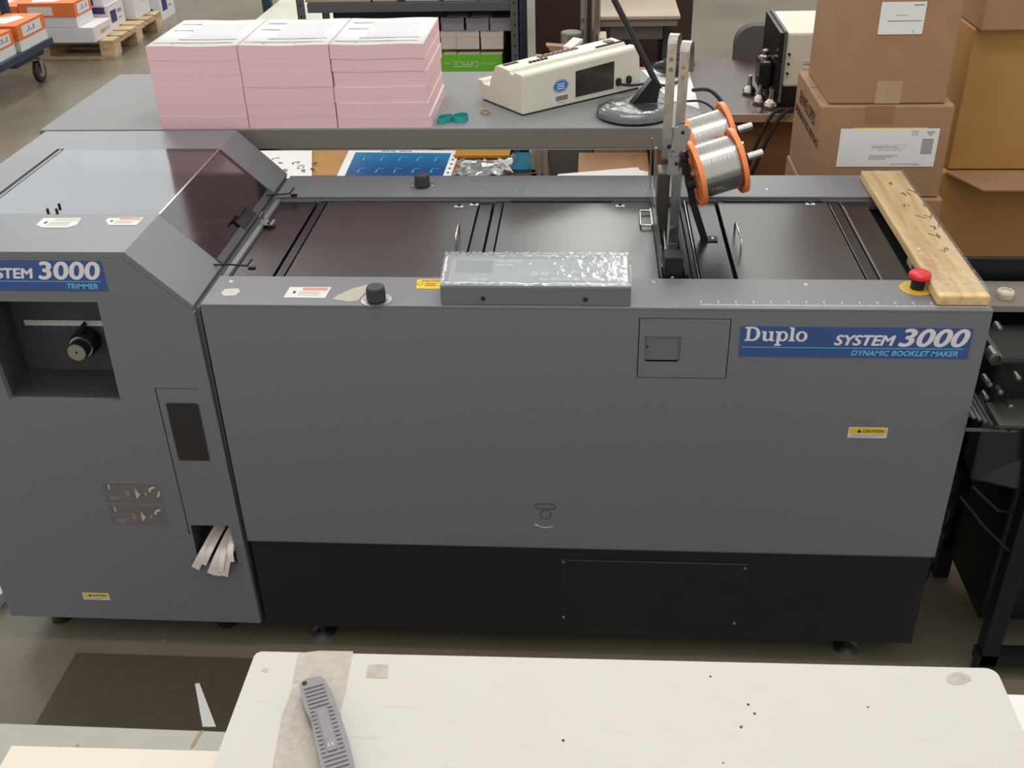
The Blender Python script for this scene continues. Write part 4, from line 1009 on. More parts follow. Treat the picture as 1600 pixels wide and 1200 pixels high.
MB().cyl((.765, 2.198, .715), (.765, 2.18, .715), .014, n=16).build('gauge', zinc, DM)
for z in (.865, .905): MB().lathe((.697, 2.285, z), (0, -1, 0), [(.006, 0), (.006, .01)], 12).build('bolt', steel, DM)
t = thing('metal_canister', 'grey metal canister with a dark slot beside the cream drill table', 'canister', (.655, 2.25, .6))
MB().lathe((.655, 2.25, .60), (0, 0, 1), [(.034, 0), (.034, .22), (.038, .222), (.038, .262)], 28).build('body', mat('canister_grey', '#8f9090', .35, .6), t)
MB().lathe((.655, 2.25, .862), (0, 0, 1), [(.039, 0), (.039, .006), (.034, .009)], 28).build('rim', cmd, t)
MB().box(.635, .672, 2.2165, 2.222, .806, .812).build('slot', darkgap, t)
b = MB().box(.575, .74, 2.12, 2.36, .0, .60); tag(b.build('machine_pedestal', cmd), 'grey pedestal cabinet under the canister behind the cream machine', 'cabinet')
t = thing('file_holder', 'cream upright paper holder with a folded card, behind the cream desktop machine', 'file holder', (.55, 2.05, 0))
MB().box(.515, .535, 2.0, 2.05, .0, .80).build('side_board', cm, t); MB().box(.535, .553, 1.98, 2.05, .0, .84).build('upright', mat('putty', '#9c9689', .5), t); MB().box(.553, .575, 2.0, 2.05, .0, .80).build('side_board', cm, t)
b = MB(); P = [at(853, 71, y=1.95), at(894, 74, y=1.95), at(885, 88, y=1.95), at(870, 90, y=1.95), at(862, 82, y=1.95)]
b.add([tuple(p) for p in P]+[(p.x, p.y+.04, p.z) for p in P], [(0, 1, 2, 3, 4), (9, 8, 7, 6, 5), (0, 5, 6, 1), (1, 6, 7, 2), (2, 7, 8, 3), (3, 8, 9, 4), (4, 9, 5, 0)]); b.build('card_fold', kraft, t)
P = [at(880, 72, y=1.9), at(896, 58, y=1.96), at(911, 61, y=1.96), at(893, 75, y=1.9)]
tag(MB().hexa([tuple(p-Vector((0, 0, .012))) for p in P[::-1]], [tuple(p) for p in P[::-1]]).build('folded_card', white), 'tilted white card above the cream desktop machine', 'card')

# low brown desk, label machine, chair
DK = thing('office_desk', 'low dark brown laminate desk with tan front panel, right of the bench', 'desk', (1.5, 1.9, 0))
MB().box(.95, 1.68, 1.63, 2.30, .725, .75).build('desk_top', deskw, DK, bevel=.002)
MB().box(.95, 1.68, 1.624, 1.63, .725, .75).build('edge_band', mat('edge_wood', '#a98e70', .6), DK)
MB().box(.97, 1.66, 1.66, 1.68, .05, .725).build('front_panel', deskt, DK)
MB().box(.95, .97, 1.64, 2.28, 0, .725).build('side_panel', deskt, DK)
CH = thing('office_chair', 'dark grey office chair with rounded back, behind the brown desk', 'chair', (1.36, 2.5, 0))
b = MB().frame((1.36, 2.42, .45), (1, 0, 0), (0, 0, 1)); b.prism(rrect(-.085, .0, .15, .40, .07, 8), -.04, .02); b.build('backrest', mat('chair_fabric', '#5b5657', .85), CH, bevel=.012)
b = MB().box(1.22, 1.52, 2.46, 2.85, .42, .48); b.build('seat', MATS['chair_fabric'], CH, bevel=.02)
MB().cyl((1.37, 2.65, .05), (1.37, 2.65, .42), .025).build('gas_lift', rubber, CH)
for k in range(5):
    a = k*math.tau/5; MB().strip([(1.37, 2.65, .09), (1.37+.25*math.cos(a), 2.65+.25*math.sin(a), .06)], (-math.sin(a), math.cos(a), 0), .04, .02).build('leg', rubber, CH)
    MB().cyl((1.37+.25*math.cos(a)-.012, 2.65+.25*math.sin(a), .025), (1.37+.25*math.cos(a)+.012, 2.65+.25*math.sin(a), .025), .025).build('caster', rubber, CH)
NM = thing('numbering_machine', 'cream and black desktop machine with chrome feet, on the brown desk', 'office machine', (1.42, 1.88, .75))
bk = mat('gloss_black', '#1d1f20', .18); 
b = MB(); b.box(1.318, 1.332, 1.70, 2.02, .775, .985); b.build('face_plate', bk, NM, bevel=.003)
b = MB(); b.box(1.332, 1.341, 1.695, 2.025, .765, .990); b.build('gasket', mat('speckled_grey', '#5c605f', .5, noise=.5, nscale=200), NM, bevel=.002)
b = MB(); b.box(1.341, 1.62, 1.70, 2.02, .815, .985); b.build('housing', cream, NM, bevel=.008)
MB().box(1.343, 1.615, 1.705, 2.015, .752, .815).build('base', bk, NM)
for k in range(3): MB().box(1.40, 1.425, 1.697, 1.70, .845+k*.022, .855+k*.022).build('vent_slot', mat('vent_cream', '#c9c2ae', .5), NM)
for k in range(3): MB().cyl((1.352, 1.70, .86+k*.03), (1.352, 1.69, .86+k*.03), .004, n=10).build('knob', rubber, NM)
MB().box(1.275, 1.318, 1.76, 1.86, .79, .88).build('motor_block', bk, NM, bevel=.01)
MB().lathe((1.295, 1.80, .88), (0, 0, 1), [(.018, 0), (.018, .01), (.01, .014), (.012, .028), (.006, .032)], 18).build('clamp_knob', steel, NM)
for x, y in ((1.262, 1.86), (1.282, 1.75), (1.31, 1.70)):
    MB().lathe((x, y, .7505), (0, 0, 1), [(.020, 0), (.023, .008), (.019, .018), (.008, .028), (.006, .06)], 20).build('chrome_foot', steel, NM)
tag(MB().tube(smooth([(1.36, 1.62, .765), (1.30, 1.60, .755), (1.24, 1.58, .60), (1.20, 1.57, .4), (1.18, 1.56, .05)]), .006, 8).build('power_cable', rubber), 'black cable hanging down the tan desk panel, left one', 'cable')
tag(MB().tube(smooth([(1.38, 1.625, .765), (1.33, 1.60, .752), (1.27, 1.58, .62), (1.22, 1.575, .42), (1.23, 1.57, .05)]), .006, 8).build('power_cable', rubber), 'black cable hanging down the tan desk panel, right one', 'cable')

# ---- cartons at the right
YC = .87
CA = carton('carton', 'brown carton printed ENVELOPES with a white address label, behind the right end of the machine', 'box', 1.291, 1.612, YC, YC+.33, .765, 1.0, kraft, tape=False)
fr_ = dict(x=(0, -1, 0), y=(0, 0, 1))
b = MB().frame((1.2905, YC+.27, .935), **fr_).mat(mat('carton_print', '#4d3426', .8))
b.text('ENVELOPES', .0, 0, .045, 0, .0005, bold=.0006, spacing=.95); b.text('STORE IN A COOL, DRY PLACE', -.04, -.035, .026, 0, .0005, bold=.0004, spacing=.9)
b.build('side_print', None, CA)
P0, P1 = at(1316, 201, y=YC), at(1452, 260, y=YC)
b = MB().frame((P0.x-.003, YC-.001, P1.z), **FRONT); W, H = P1.x-P0.x+.012, P0.z-P1.z
b.mat(yellow).box(.03, W-.03, H, H+.0025, 0, .0003); b.mat(white).box(0, W, 0, H, 0, .0006); b.mat(inkm)
for k in range(12): b.box(W*.84, W*.955, H*(.34+.034*k), H*(.355+.034*k), .0006, .0009)
b.mat(inkg).text('BUSINESS REPLY MAIL', W*.35, H*.50, H*.065, .0006, .0009)
for a in ((.34, .68, .485, .49), (.34, .68, .575, .58), (.34, .343, .485, .58), (.677, .68, .485, .58), (.40, .64, .44, .45), (.78, .84, .03, .04)): b.box(W*a[0], W*a[1], H*a[2], H*a[3], .0006, .0008)
for k in range(3): b.box(W*.32, W*(.62-.06*k), H*(.29-.045*k), H*(.305-.045*k), .0006, .0009)
b.box(W*.55, W*.86, H*.06, H*.075, .0006, .0009)
for k in range(5): b.box(W*(.725+.014*k), W*(.729+.014*k), H*.82, H*.96, .0006, .0009)
for k in range(6): b.box(W*(.87+.006*k), W*(.96-.006*k), H*(.92-.022*k), H*(.93-.022*k), .0006, .0009)
b.build('address_label', None, CA)
MB().box(1.40, 1.47, YC-.0005, YC, .955, 1.0).build('tape', mat('brown_tape', '#9a765a', .2), CA)
CB = carton('carton', 'large plain brown carton with a white label, stacked on the ENVELOPES carton', 'box', 1.311, 1.590, YC+.012, YC+.30, 1.0015, 1.30, kraft, tape=True)
P0, P1 = at(1381, 3, y=YC+.012), at(1443, 53, y=YC+.012)
b = MB().frame((P0.x-.004, YC+.011, P1.z), **FRONT); W, H = P1.x-P0.x, P0.z-P1.z
b.mat(white).plate([rrect(0, 0, W, H, .002, 3)], 0, .0006).mat(inkg)
b.box(W*.35, W*.62, H*.58, H*.60, .0006, .0008); b.box(W*.18, W*.95, H*.40, H*.43, .0006, .0008); b.box(W*.72, W*.95, H*.88, H*.92, .0006, .0008); b.box(W*.78, W*.80, H*.05, H*.12, .0006, .0008)
b.build('label', None, CB)
carton('carton', 'brown carton under the ENVELOPES carton, mostly hidden by the wooden board', 'box', 1.285, 1.622, YC-.012, YC+.33, .42, .7635, kraft, tape=False)
carton('carton', 'bottom brown carton of the stack behind the machine, below the one under the ENVELOPES carton', 'box', 1.28, 1.63, YC-.014, YC+.34, 0, .4185, kraft, tape=False)
R0_ = thing('open_carton', 'brown carton with one flap folded outwards, at the right edge behind the black machine', 'box', (2.0, 1.35, 0))
YR = 1.10
MB().box(1.685, 2.3, YR, YR+.55, .30, .748).build('body', kraftb, R0_, bevel=.003)
fa, fb = at(1480, 268, y=YR), at(1525, 316, z=.69)
b = MB(); b.hexa([(1.70, YR-.004, .745), (1.765, .99, .735), (2.25, .99, .735), (2.28, YR-.004, .745)], [(1.70, YR-.0, .750), (1.765, .99, .739), (2.25, .99, .739), (2.28, YR, .750)]); b.build('flap', kraft, R0_)
MB().box(1.685, 2.3, YR, YR+.55, 0, .2985).build('lower_half', kraftb, R0_, bevel=.003)
carton('carton', 'tall orange-brown carton standing on the open carton at the right edge', 'box', 1.705, 2.2, YR+.012, YR+.5, .7515, 1.125, kraftb, tape=False)
carton('carton', 'brown carton at the top right corner on the tall orange-brown one', 'box', 1.708, 2.12, YR-.02, YR+.45, 1.1265, 1.45, kraft, tape=False)

# ---- black machine at the right
M2 = thing('black_feeder', 'black machine frame with perforated bracket and bolts, right of the booklet maker', 'machine', (1.75, .35, 0))
MB().box(1.47, 2.05, .20, .31, .785, .80).build('grey_shelf', lamedge, M2, bevel=.002)
MB().box(1.47, 2.05, .197, .2, .786, .799).build('shelf_edge', mat('shelf_edge_tan', '#8d8577', .5), M2)
MB().box(1.465, 2.05, .33, .345, .30, .84).build('back_plate', black, M2)
MB().box(1.50, 2.05, .05, .19, .62, .765).build('upper_housing', black, M2, bevel=.01)
b = MB(); b.hexa([(1.49, .02, .50), (1.72, -.02, .47), (1.80, .05, .47), (1.50, .10, .50)], [(1.50, .06, .70), (1.80, .03, .68), (1.85, .10, .68), (1.50, .13, .70)]); b.build('side_casting', bk, M2, bevel=.006)
random.seed(8)
for (u, v) in ((1560, 512), (1552, 555), (1541, 594), (1540, 620), (1562, 612), (1578, 634), (1545, 600), (1590, 590)):
    p = at(u, v, y=.02); MB().lathe((p.x, .035, p.z), (0, -1, 0), [(.006, 0), (.006, .02), (.003, .024)] if v != 555 else [(.013, 0), (.013, .03), (.009, .032), (.009, .024)], 14).build('bolt', mat('dull_steel', '#6e6c66', .4, .9), M2)
b = MB().mat(mat('grey_grating', '#6b706c', .5, .5))
for k in range(7):
    p = at(1520+k*9, 652+k*3.2, y=-.02); b.box(p.x, p.x+.006, -.02, .09, p.z-.004, p.z)
for k in range(3): p = at(1518, 650, y=-.02); b.box(p.x-.004, p.x+.09, -.02+k*.05, -.015+k*.05, p.z-.035, p.z-.03)
b.build('grating', None, M2)
p = at(1570, 665, y=-.05)
MB().box(p.x-.01, p.x+.09, -.05, .03, p.z-.006, p.z).build('bracket', mat('dull_steel', '#6e6c66'), M2)
for x, y in ((1.585, -.03), (1.585, .30), (2.0, -.03), (2.0, .30)): MB().box(x, x+.035, y, y+.035, .0, .62).build('leg', black, M2)
MB().box(1.58, 2.04, -.03, .005, .04, .07).build('lower_rail', black, M2); MB().box(1.58, 2.04, .30, .335, .10, .13).build('lower_rail', black, M2)
MB().box(1.60, 2.03, -.02, .31, .50, .52).build('tray', black, M2)
MB().box(1.60, 2.06, .06, .325, .09, .495).build('lower_housing', black, M2, bevel=.006)
for k, (a, c) in enumerate((((1.49, .0, .50), (1.60, .02, .42)), ((1.48, .02, .46), (1.59, -.02, .35)))):
    MB().tube([a, ((a[0]+c[0])/2, a[1]-.01, (a[2]+c[2])/2-.01), c], .0035, 6).build('hose', rubber, M2)
p = at(1554, 456, z=.80)
t = thing('round_cap', 'small cream cap standing on the grey shelf right of the board', 'cap', (p.x+.01, p.y+.0, .80))
MB().lathe((p.x+.012, .235, .8005), (0, 0, 1), [(.016, 0), (.017, .010), (.015, .014), (.012, .014), (.012, .011)], 26).build('cap_body', mat('cap_cream', '#cfc5ab', .5), t)
# black plastic film hanging
random.seed(14); pf = {}
def pfilm(u, v):
    k = (round(u*8), round(v*16)); e = pf.setdefault(k, random.uniform(-.014, .014))
    return (1.470+u*.09*(1-.3*v)+.012*(1+math.sin(v*5))+abs(e)*.3, .10+e+.12*u, .46-.40*v+.01*u)
tag(MB().sheet(pfilm, 8, 16, .0006).build('plastic_film', mat('dark_film', '#2a2c2d', .22)), 'crumpled dark plastic film hanging beside the right end of the booklet maker', 'plastic film')

# ================================================================== pallet, trolley and paper boxes, far left
PL = thing('wooden_pallet', 'light wooden pallet with paper boxes, far left on the floor', 'pallet', (-3.04, 5.9, 0))
px0, px1, py0, py1, ph = -3.55, -2.53, 5.42, 6.35, .125
for k in range(6):
    y = py0+k*(py1-py0-.12)/5; MB().box(px0, px1, y, y+.12, ph-.02, ph).build('deck_board', palletw, PL, bevel=.002)
for x in (px0, (px0+px1)/2-.05, px1-.10):
    for y in (py0, (py0+py1)/2-.06, py1-.12): MB().box(x, x+.10, y, y+.12, .02, ph-.038).build('block', palletw, PL)
    MB().box(x, x+.10, py0, py1, ph-.038, ph-.02).build('stringer', palletw, PL)
for y in (py0, (py0+py1)/2-.06, py1-.12): MB().box(px0, px1, y, y+.10, 0, .02).build('bottom_board', palletw, PL)
purple = mat('purple_print', '#3f2f6b', .5); orangec = mat('orange_card', '#d9753a', .55); whitec = mat('white_card', '#d6d4d4', .55)
def pbox(name, label, x0, x1, y0, y1, z0, z1, style, group, rot=0):
    cx, cy = (x0+x1)/2, (y0+y1)/2
    t = thing(name, label, 'box', (cx, cy, z0), group)
    a, c = (x1-x0)/2, (y1-y0)/2
    def F(b): return b.frame((cx, cy, z0), (math.cos(rot), math.sin(rot), 0), (-math.sin(rot), math.cos(rot), 0))
    H = z1-z0
    if style == 'orange':
        F(MB()).box(-a, a, -c, c, 0.0005, H*.45).build('body', whitec, t)
        b = F(MB()).mat(orangec).box(-a-.003, a+.003, -c-.003, c+.003, H*.42, H); b.mat(whitec).prism([(-a*.6, -c*.7), (a*.2, -c*.6), (a*.55, c*.3), (-a*.2, c*.7), (-a*.8, c*.3)], H, H+.001)
        b.box(a+.003, a+.004, -c*.7, c*.7, H*.5, H*.9); b.prism([(-a*.7, -c-.0035), (a*.2, -c-.0035), (a*.2, -c-.003), (-a*.7, -c-.003)], H*.5, H*.85); b.build('lid', None, t)
        b = F(MB()).mat(inkg); [b.box(a+.004, a+.0045, -c*.4+k*.03, -c*.4+k*.03+.018, H*.62, H*.68+.02*(k % 2)) for k in range(4)]; b.build('label_print', None, t)
    elif style == 'purple':
        F(MB()).box(-a, a, -c, c, 0.0005, H).build('body', whitec, t)
        b = F(MB()).mat(purple).box(-a*1.001, a*.6, -c-.001, -c, H*.02, H*.35).box(-a, a*.9, -c-.001, -c, H*.7, H*.98).box(a, a+.001, -c*.7, 0, H*.25, H*.75); b.mat(inkg).box(a, a+.001, c*.2, c*.7, H*.55, H*.7).box(a, a+.001, c*.2, c*.6, H*.3, H*.35); b.build('printed_panel', None, t)
        b = F(MB()).box(-a-.002, a+.002, -c-.002, c+.002, H*.985, H+.004); b.build('lid', whitec, t)
    else:
        F(MB()).box(-a, a, -c, c, 0.0005, H).build('body', whitec, t, bevel=.004)
        b = F(MB()).mat(inkg); [b.box(a, a+.001, c*.1, c*.75, H*(.45+.06*k), H*(.47+.06*k)) for k in range(3)]
        b.mat(mat('gold_print', '#b9a24a', .5)).box(a, a+.001, -c*.3, c*.2, H*.35, H*.6) if style == 'ream' else None
        b.build('label_print', None, t)
pg = 'paper boxes on the pallet'
zp = ph
pbox('ream_pack', 'white wrapped ream pack on the near edge of the pallet', -3.02, -2.62, 5.36, 5.66, zp, zp+.10, 'ream', pg)
pbox('paper_box', 'white box with orange lid on the wrapped ream pack', -3.10, -2.72, 5.36, 5.62, zp+.1015, zp+.26, 'orange', pg)
pbox('paper_box', 'white box with orange lid farther left on the pallet', -3.5, -3.12, 5.37, 5.65, zp, zp+.24, 'orange', pg)
pbox('paper_box', 'white and purple box behind the orange-lidded box', -3.0, -2.66, 5.72, 6.0, zp, zp+.16, 'purple', pg)
pbox('paper_box', 'white and purple box on top of the other purple one', -3.02, -2.68, 5.72, 6.0, zp+.166, zp+.34, 'purple', pg)
pbox('paper_box', 'plain white box at the far right corner of the pallet', -2.94, -2.60, 6.05, 6.34, zp, zp+.22, 'plain', pg)
pbox('paper_box', 'white box with a purple panel standing on the floor beyond the pallet', -2.92, -2.62, 6.58, 6.88, 0, .26, 'purple', pg)
TR = thing('platform_trolley', 'dark blue platform trolley with rubber wheels, at the left edge', 'trolley', (-3.1, 4.6, 0))
MB().box(-3.55, -2.74, 4.32, 5.02, .20, .245).build('platform', bluem, TR, bevel=.004)
MB().box(-3.0, -2.80, 4.6, 4.98, .15, .20).build('under_frame', bluem, TR)
for x, y in ((-2.80, 4.86), (-3.0, 4.40), (-3.5, 4.86), (-3.5, 4.42)):
    b = MB().mat(mat('maroon_rubber', '#3d2529', .5)).lathe((x-.016, y, .066), (1, 0, 0), [(.060, 0), (.066, .005), (.066, .027), (.060, .032)], 28).mat(zinc).cyl((x-.018, y, .066), (x+.018, y, .066), .035, n=20)
    wh = b.build('caster', None, TR); b = MB().mat(zinc).strip([(x-.026, y, .055), (x-.026, y, .14), (x, y, .15), (x+.026, y, .14), (x+.026, y, .055)], (0, 1, 0), .035, .003); b.build('fork', None, wh)
for x in (-3.52, -3.03): MB().box(x, x+.045, 5.0, 5.04, .2, 1.2).build('post', bluem, TR)
tg = 'paper boxes on the trolley'
pbox('paper_box', 'box with orange lid at the far right corner of the trolley', -2.985, -2.75, 4.62, 4.98, .2455, .40, 'orange', tg)
pbox('paper_box', 'box with orange lid at the near right corner of the trolley', -3.00, -2.765, 4.33, 4.58, .2455, .39, 'orange', tg)
pbox('paper_box', 'white box with orange lid stacked at the left edge of the picture, above the others', -3.10, -2.86, 4.36, 4.62, .3935, .55, 'orange', tg)
# far bits
tag(MB().box(-1.24, -1.19, 4.72, 4.77, 0, 2.0).build('steel_post', bluem), 'dark blue steel post beyond the middle pink stack', 'post')
t = thing('beige_cabinet', 'beige topped cabinet beyond the middle pink stack, left of the shelving', 'cabinet', (-.75, 4.9, 0))
MB().box(-1.15, -.45, 4.3, 5.6, .0, .47).build('body', mat('cab_beige', '#a5a093', .6), t); MB().box(-1.16, -.44, 4.29, 5.6, .47, .49).build('top', mat('cab_top', '#c2bfae', .5), t)

# ================================================================== foreground tables
def table_mat():
    m = bpy.data.materials.new('worn_white_laminate'); m.use_nodes = True; nt = m.node_tree; p = nt.nodes['Principled BSDF']; L = nt.links
    p.inputs['Roughness'].default_value = .5; tc = nt.nodes.new('ShaderNodeTexCoord')
    base = (*lin('#cdc9c2'), 1); cur = None
    for i, (rot, sc, st) in enumerate(((.5, (9, 240, 1), .10), (1.9, (8, 260, 1), .09), (1.1, (12, 200, 1), .08))):
        mp = nt.nodes.new('ShaderNodeMapping'); mp.inputs['Rotation'].default_value = (0, 0, rot); mp.inputs['Scale'].default_value = sc; L.new(tc.outputs['Object'], mp.inputs[0])
        n = nt.nodes.new('ShaderNodeTexNoise'); n.inputs['Scale'].default_value = 1.3; n.inputs['Detail'].default_value = 2; n.inputs['Distortion'].default_value = .3; L.new(mp.outputs[0], n.inputs['Vector'])
        r = nt.nodes.new('ShaderNodeMapRange'); r.inputs[1].default_value = .70; r.inputs[2].default_value = .74; r.inputs[3].default_value = 0; r.inputs[4].default_value = st*3; L.new(n.outputs['Fac'], r.inputs[0])
        mx = nt.nodes.new('ShaderNodeMix'); mx.data_type = 'RGBA'; L.new(r.outputs[0], mx.inputs[0]); mx.inputs[7].default_value = (*lin('#a39b90'), 1)
        if cur is None: mx.inputs[6].default_value = base
        else: L.new(cur, mx.inputs[6])
        cur = mx.outputs[2]
    n = nt.nodes.new('ShaderNodeTexNoise'); n.inputs['Scale'].default_value = 5; n.inputs['Detail'].default_value = 6; L.new(tc.outputs['Object'], n.inputs['Vector'])
    r = nt.nodes.new('ShaderNodeMapRange'); r.inputs[1].default_value = .5; r.inputs[2].default_value = .8; r.inputs[3].default_value = 0; r.inputs[4].default_value = .25; L.new(n.outputs['Fac'], r.inputs[0])
    mx = nt.nodes.new('ShaderNodeMix'); mx.data_type = 'RGBA'; L.new(r.outputs[0], mx.inputs[0]); L.new(cur, mx.inputs[6]); mx.inputs[7].default_value = (*lin('#c6bba8'), 1); cur = mx.outputs[2]
    L.new(cur, p.inputs['Base Color']); MATS['worn_white_laminate'] = m
    return m
wt = table_mat(); ZF = .90
FT = thing('white_table', 'scratched white laminate table nearest the camera, with rounded corners', 'table', (.76, -1.15, 0))
out = [(.356, -1.50), (1.176, -1.50)]+[(1.176-.012+.012*math.cos(math.radians(a)), -.872-.012+.012*math.sin(math.radians(a))) for a in range(0, 91, 15)]+[(.362, -.881), (.357, -.884), (.3555, -.889)]
b = MB().frame((0, 0, 0), (1, 0, 0), (0, 1, 0)).prism(out, ZF-.03, ZF); top = b.build('table_top', wt, FT, bevel=.0012)
for x in (.385, 1.11):
    for y in (-1.47, -.95): MB().box(x, x+.035, y, y+.035, 0, ZF-.03).build('leg', cmd, FT)
F2 = lambda b, h=0: b.frame((0, 0, ZF+h), (1, 0, 0), (0, 1, 0))
def stain(pts, m, h, name, par=FT):
    P = [at(u, v, z=ZF) for u, v in pts]; b = F2(MB()).mat(m).plate([[(p.x, p.y) for p in P[::-1]]], .0001, h); return b.build(name, None, par)
res = mat('dirty_tape', '#b9b1a4', .3, noise=.12, nscale=90, bump=.6, bscale=120)
stain([(466, 1021), (500, 1017), (552, 1018), (545, 1050), (540, 1080), (532, 1110), (538, 1150), (545, 1205), (425, 1205), (432, 1165), (440, 1120), (455, 1080), (460, 1050)], res, .0004, 'tape_strip')
stain([(575, 1039), (607, 1038), (605, 1060), (572, 1059)], res, .0004, 'tape_patch')
stain([(1479, 1058), (1488, 1052), (1500, 1050), (1516, 1057), (1518, 1063), (1505, 1069), (1490, 1070), (1480, 1066)], res, .0004, 'tape_patch')
stain([(408, 1049), (412, 1044), (419, 1045), (416, 1051)], res, .0004, 'tape_patch')
b = F2(MB()).mat(mat('hole_dark', '#4a423a', .9))
for u, v, s in ((1110, 1057, 1), (1169, 1101, 1.2), (1179, 1115, 1.2), (1158, 1136, 1.3), (880, 1157, 1.3), (1356, 1105, .8), (1130, 1192, .7), (528, 1167, 0)):
    if s: p = at(u, v, z=ZF); b.prism(circ(p.x, p.y, .0012*s, 10), 0.0001, .0004)
p0, p1 = at(788, 1052, z=ZF), at(814, 1081, z=ZF); b.tube([p0+Vector((0, 0, 0)), p1], .00035, 5)
b.build('screw_holes', None, FT)
# utility knife
K = thing('utility_knife', 'grey die-cast utility knife lying on the tape on the white table', 'knife', (.45, -.98, ZF+.0005))
kt = at(486, 1056, z=ZF+.02); kb = at(527, 1200, z=ZF+.02); ky = (Vector((kt.x, kt.y, 0))-Vector((kb.x, kb.y, 0))).normalized(); kxv = Vector((ky.y, -ky.x, 0))
ko = Vector((kt.x, kt.y, ZF+.001))
LK = .150
kn = [(-.010, -.002), (-.004, 0), (.010, -.002), (.0135, -.010), (.0165, -.030), (.0175, -.055), (.0185, -.10), (.016, -.14), (.008, -.150), (-.010, -.148), (-.0150, -.135), (-.0140, -.09), (-.0120, -.058), (-.0150, -.040), (-.0155, -.020), (-.0140, -.006)]
kmat = mat('diecast_grey', '#8f8c8d', .42, .55, noise=.08, nscale=80)
b = MB(); b.M = Matrix.Translation(ko) @ Matrix(((kxv.x, ky.x, 0, 0), (kxv.y, ky.y, 0, 0), (0, 0, 1, 0), (0, 0, 0, 1)))
KM = b.M.copy(); b.prism(kn, 0, .017); kbody = b.build('handle_body', kmat, K, bevel=.0035, seg=3)
b = MB(); b.M = KM
for i in range(22):
    y = -.014-i*.0056
    if i < 6: b.box(-.0105, .0105, y-.0011, y+.0011, .0165, .0182)
    elif i < 17: b.box(-.0105, -.0062, y-.0011, y+.0011, .0165, .0182); b.box(.0075, .0125, y-.0011, y+.0011, .0165, .0182)
    else: b.box(-.0105, .0125, y-.0011, y+.0011, .0165, .0182)
b.build('grip_ribs', kmat, K)
b = MB(); b.M = KM; b.prism(rrect(-.0045, -.105, .006, -.050, .002), .0165, .0185); b.build('centre_plate', kmat, K, bevel=.0005)
b = MB(); b.M = KM; b.mat(zinc).prism(circ(.0, -.098, .0032, 16), .0165, .0190).mat(rubber).box(-.0004, .0004, -.1005, -.0955, .019, .0192); b.build('screw', None, K)
b = MB(); b.M = KM; b.prism(circ(-.0085, -.006, .0028, 14), .0168, .0174); b.build('blade_hole', rubber, K)

# left lower table
lt = mat('pale_table', '#a9a99f', .5, noise=.05, nscale=9)
ZL = .72
LT = thing('pale_table', 'pale greenish-grey table at the bottom left, lower than the white table', 'table', (-.05, -1.2, 0))
MB().box(-.50, .33, -1.55, -.845, ZL-.025, ZL).build('table_top', lt, LT, bevel=.0015)
for x in (-.47, .28):
    for y in (-1.5, -.89): MB().box(x, x+.03, y, y+.03, 0, ZL-.025).build('leg', cmd, LT)
b = MB().frame((0, 0, ZL+.0002), (1, 0, 0), (0, 1, 0)).mat(mat('stain_brown', '#9a8a66', .6))
P = [at(u, v, z=ZL) for u, v in ((312, 1143), (319, 1141), (310, 1155), (302, 1168), (297, 1168), (304, 1154))]; b.plate([[(p.x, p.y) for p in P[::-1]]], 0, .0003)
p = at(121, 1165, z=ZL); b.prism(circ(p.x, p.y, .002, 10), 0, .0003); b.build('stain', None, LT)
P = [at(u, v, z=ZL+.01) for u, v in ((19, 1167), (345, 1175))]
tag(MB().frame((0, 0, 0), (1, 0, 0), (0, 1, 0)).prism([(P[0].x, P[0].y), (P[0].x, -1.4), (.32, -1.4), (.32, P[1].y)], ZL+.0008, ZL+.012).build('white_board', mat('cream_white_board', '#e6dccb', .6)), 'cream-white board lying on the pale table, bottom left', 'board')
P = [at(u, v, z=.80) for u, v in ((1540, 1084), (1602, 1084))]
t = thing('paper_pile', 'bright white pile of paper at the bottom right, beside the white table', 'paper', (1.36, -.98, .45))
MB().box(1.215, 1.55, -1.30, P[0].y, .76, .80).build('sheets', white, t)
tag(MB().box(1.20, 1.60, -1.4, P[0].y+.02, 0, .7595).build('side_cabinet', cmd), 'grey side cabinet under the white paper pile, bottom right', 'cabinet')

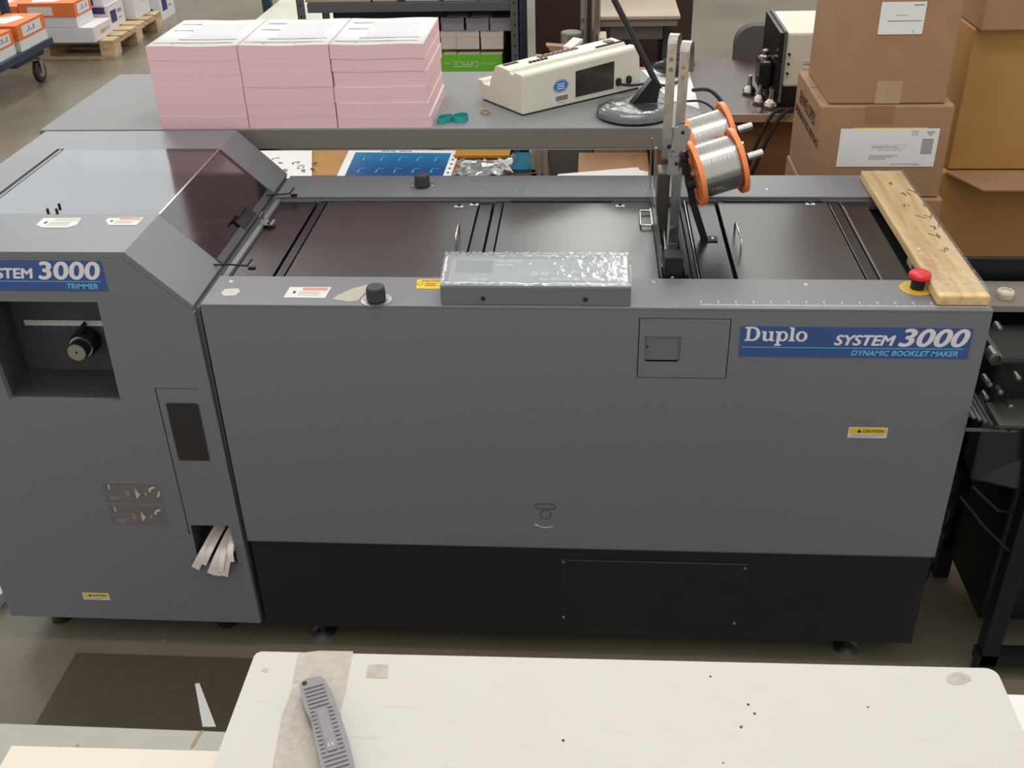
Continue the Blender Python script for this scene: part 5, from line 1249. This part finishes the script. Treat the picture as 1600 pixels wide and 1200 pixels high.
# floor mat, strips and scraps
tag(MB().box(-.443, .62, -.40, -.042, .0003, .006).build('floor_mat', mat('dark_mat', '#4a4132', .5, noise=.1, nscale=40), bevel=.001), 'dark brown rubber mat on the floor before the trimmer', 'mat')
b = MB(); P = [at(u, v, z=.004) for u, v in ((305, 1070), (312, 1069), (338, 1137), (317, 1137))]
b.frame((0, 0, .0063), (1, 0, 0), (0, 1, 0)).prism([(p.x, p.y) for p in P[::-1]], 0, .0012)
tag(b.build('paper_strip', white), 'long tapering white paper offcut on the floor beyond the pale table', 'paper strip')
P = [at(u, v, z=0) for u, v in ((0, 920), (11, 922), (18, 932), (0, 950))]
b = MB().frame((0, 0, .001), (1, 0, 0), (0, 1, 0)).prism([(P[0].x-.2, P[0].y+.03), (P[0].x, P[0].y), (P[1].x, P[1].y), (P[2].x, P[2].y), (P[3].x, P[3].y), (P[3].x-.2, P[3].y)], 0, .03)
tag(b.build('carton_flap', whitec), 'white cardboard on the floor at the left edge beside the trimmer', 'cardboard')
# trim strips hanging from the chute
strips = [((232, 0), ), ]
SP = [((345, 818), (305, 888), (.018), 'leftmost strip of trimmed paper hanging out of the waste chute'),
      ((349, 822), (318, 882), (.012), 'trimmed paper strip just right of the leftmost one in the chute'),
      ((364, 825), (330, 897), (.019), 'wide trimmed paper strip pointing lowest left of the middle bunch'),
      ((368, 830), (339, 899), (.014), 'trimmed paper strip in the middle of the lower bunch'),
      ((369, 836), (350, 900), (.017), 'lowest trimmed paper strip hanging below the chute lip'),
      ((366, 828), (362, 878), (.013), 'short trimmed paper strip at the right side of the chute'),
      ((358, 840), (345, 893), (.012), 'narrow trimmed paper strip behind the lower bunch')]
for k, (a, c, wd, lab) in enumerate(SP):
    p = at(*a, y=.055-.004*k); q = at(*c, y=-.010-.002*k); lip = at(*c, y=-.004); md = p*.45+q*.55; md.y = .0-.002*k-.003; md.z += .004
    pts = smooth([p, p*.7+md*.3+Vector((0, 0, .002)), md, q], 5)
    d = (q-p).normalized(); side = Vector((d.z, 0, -d.x)).normalized()
    tag(MB().strip(pts, side, wd, .0008).build('paper_strip', mat('strip_paper', '#e6dbd2', .7)), lab, 'paper strip', 'trimmed strips in the waste chute')
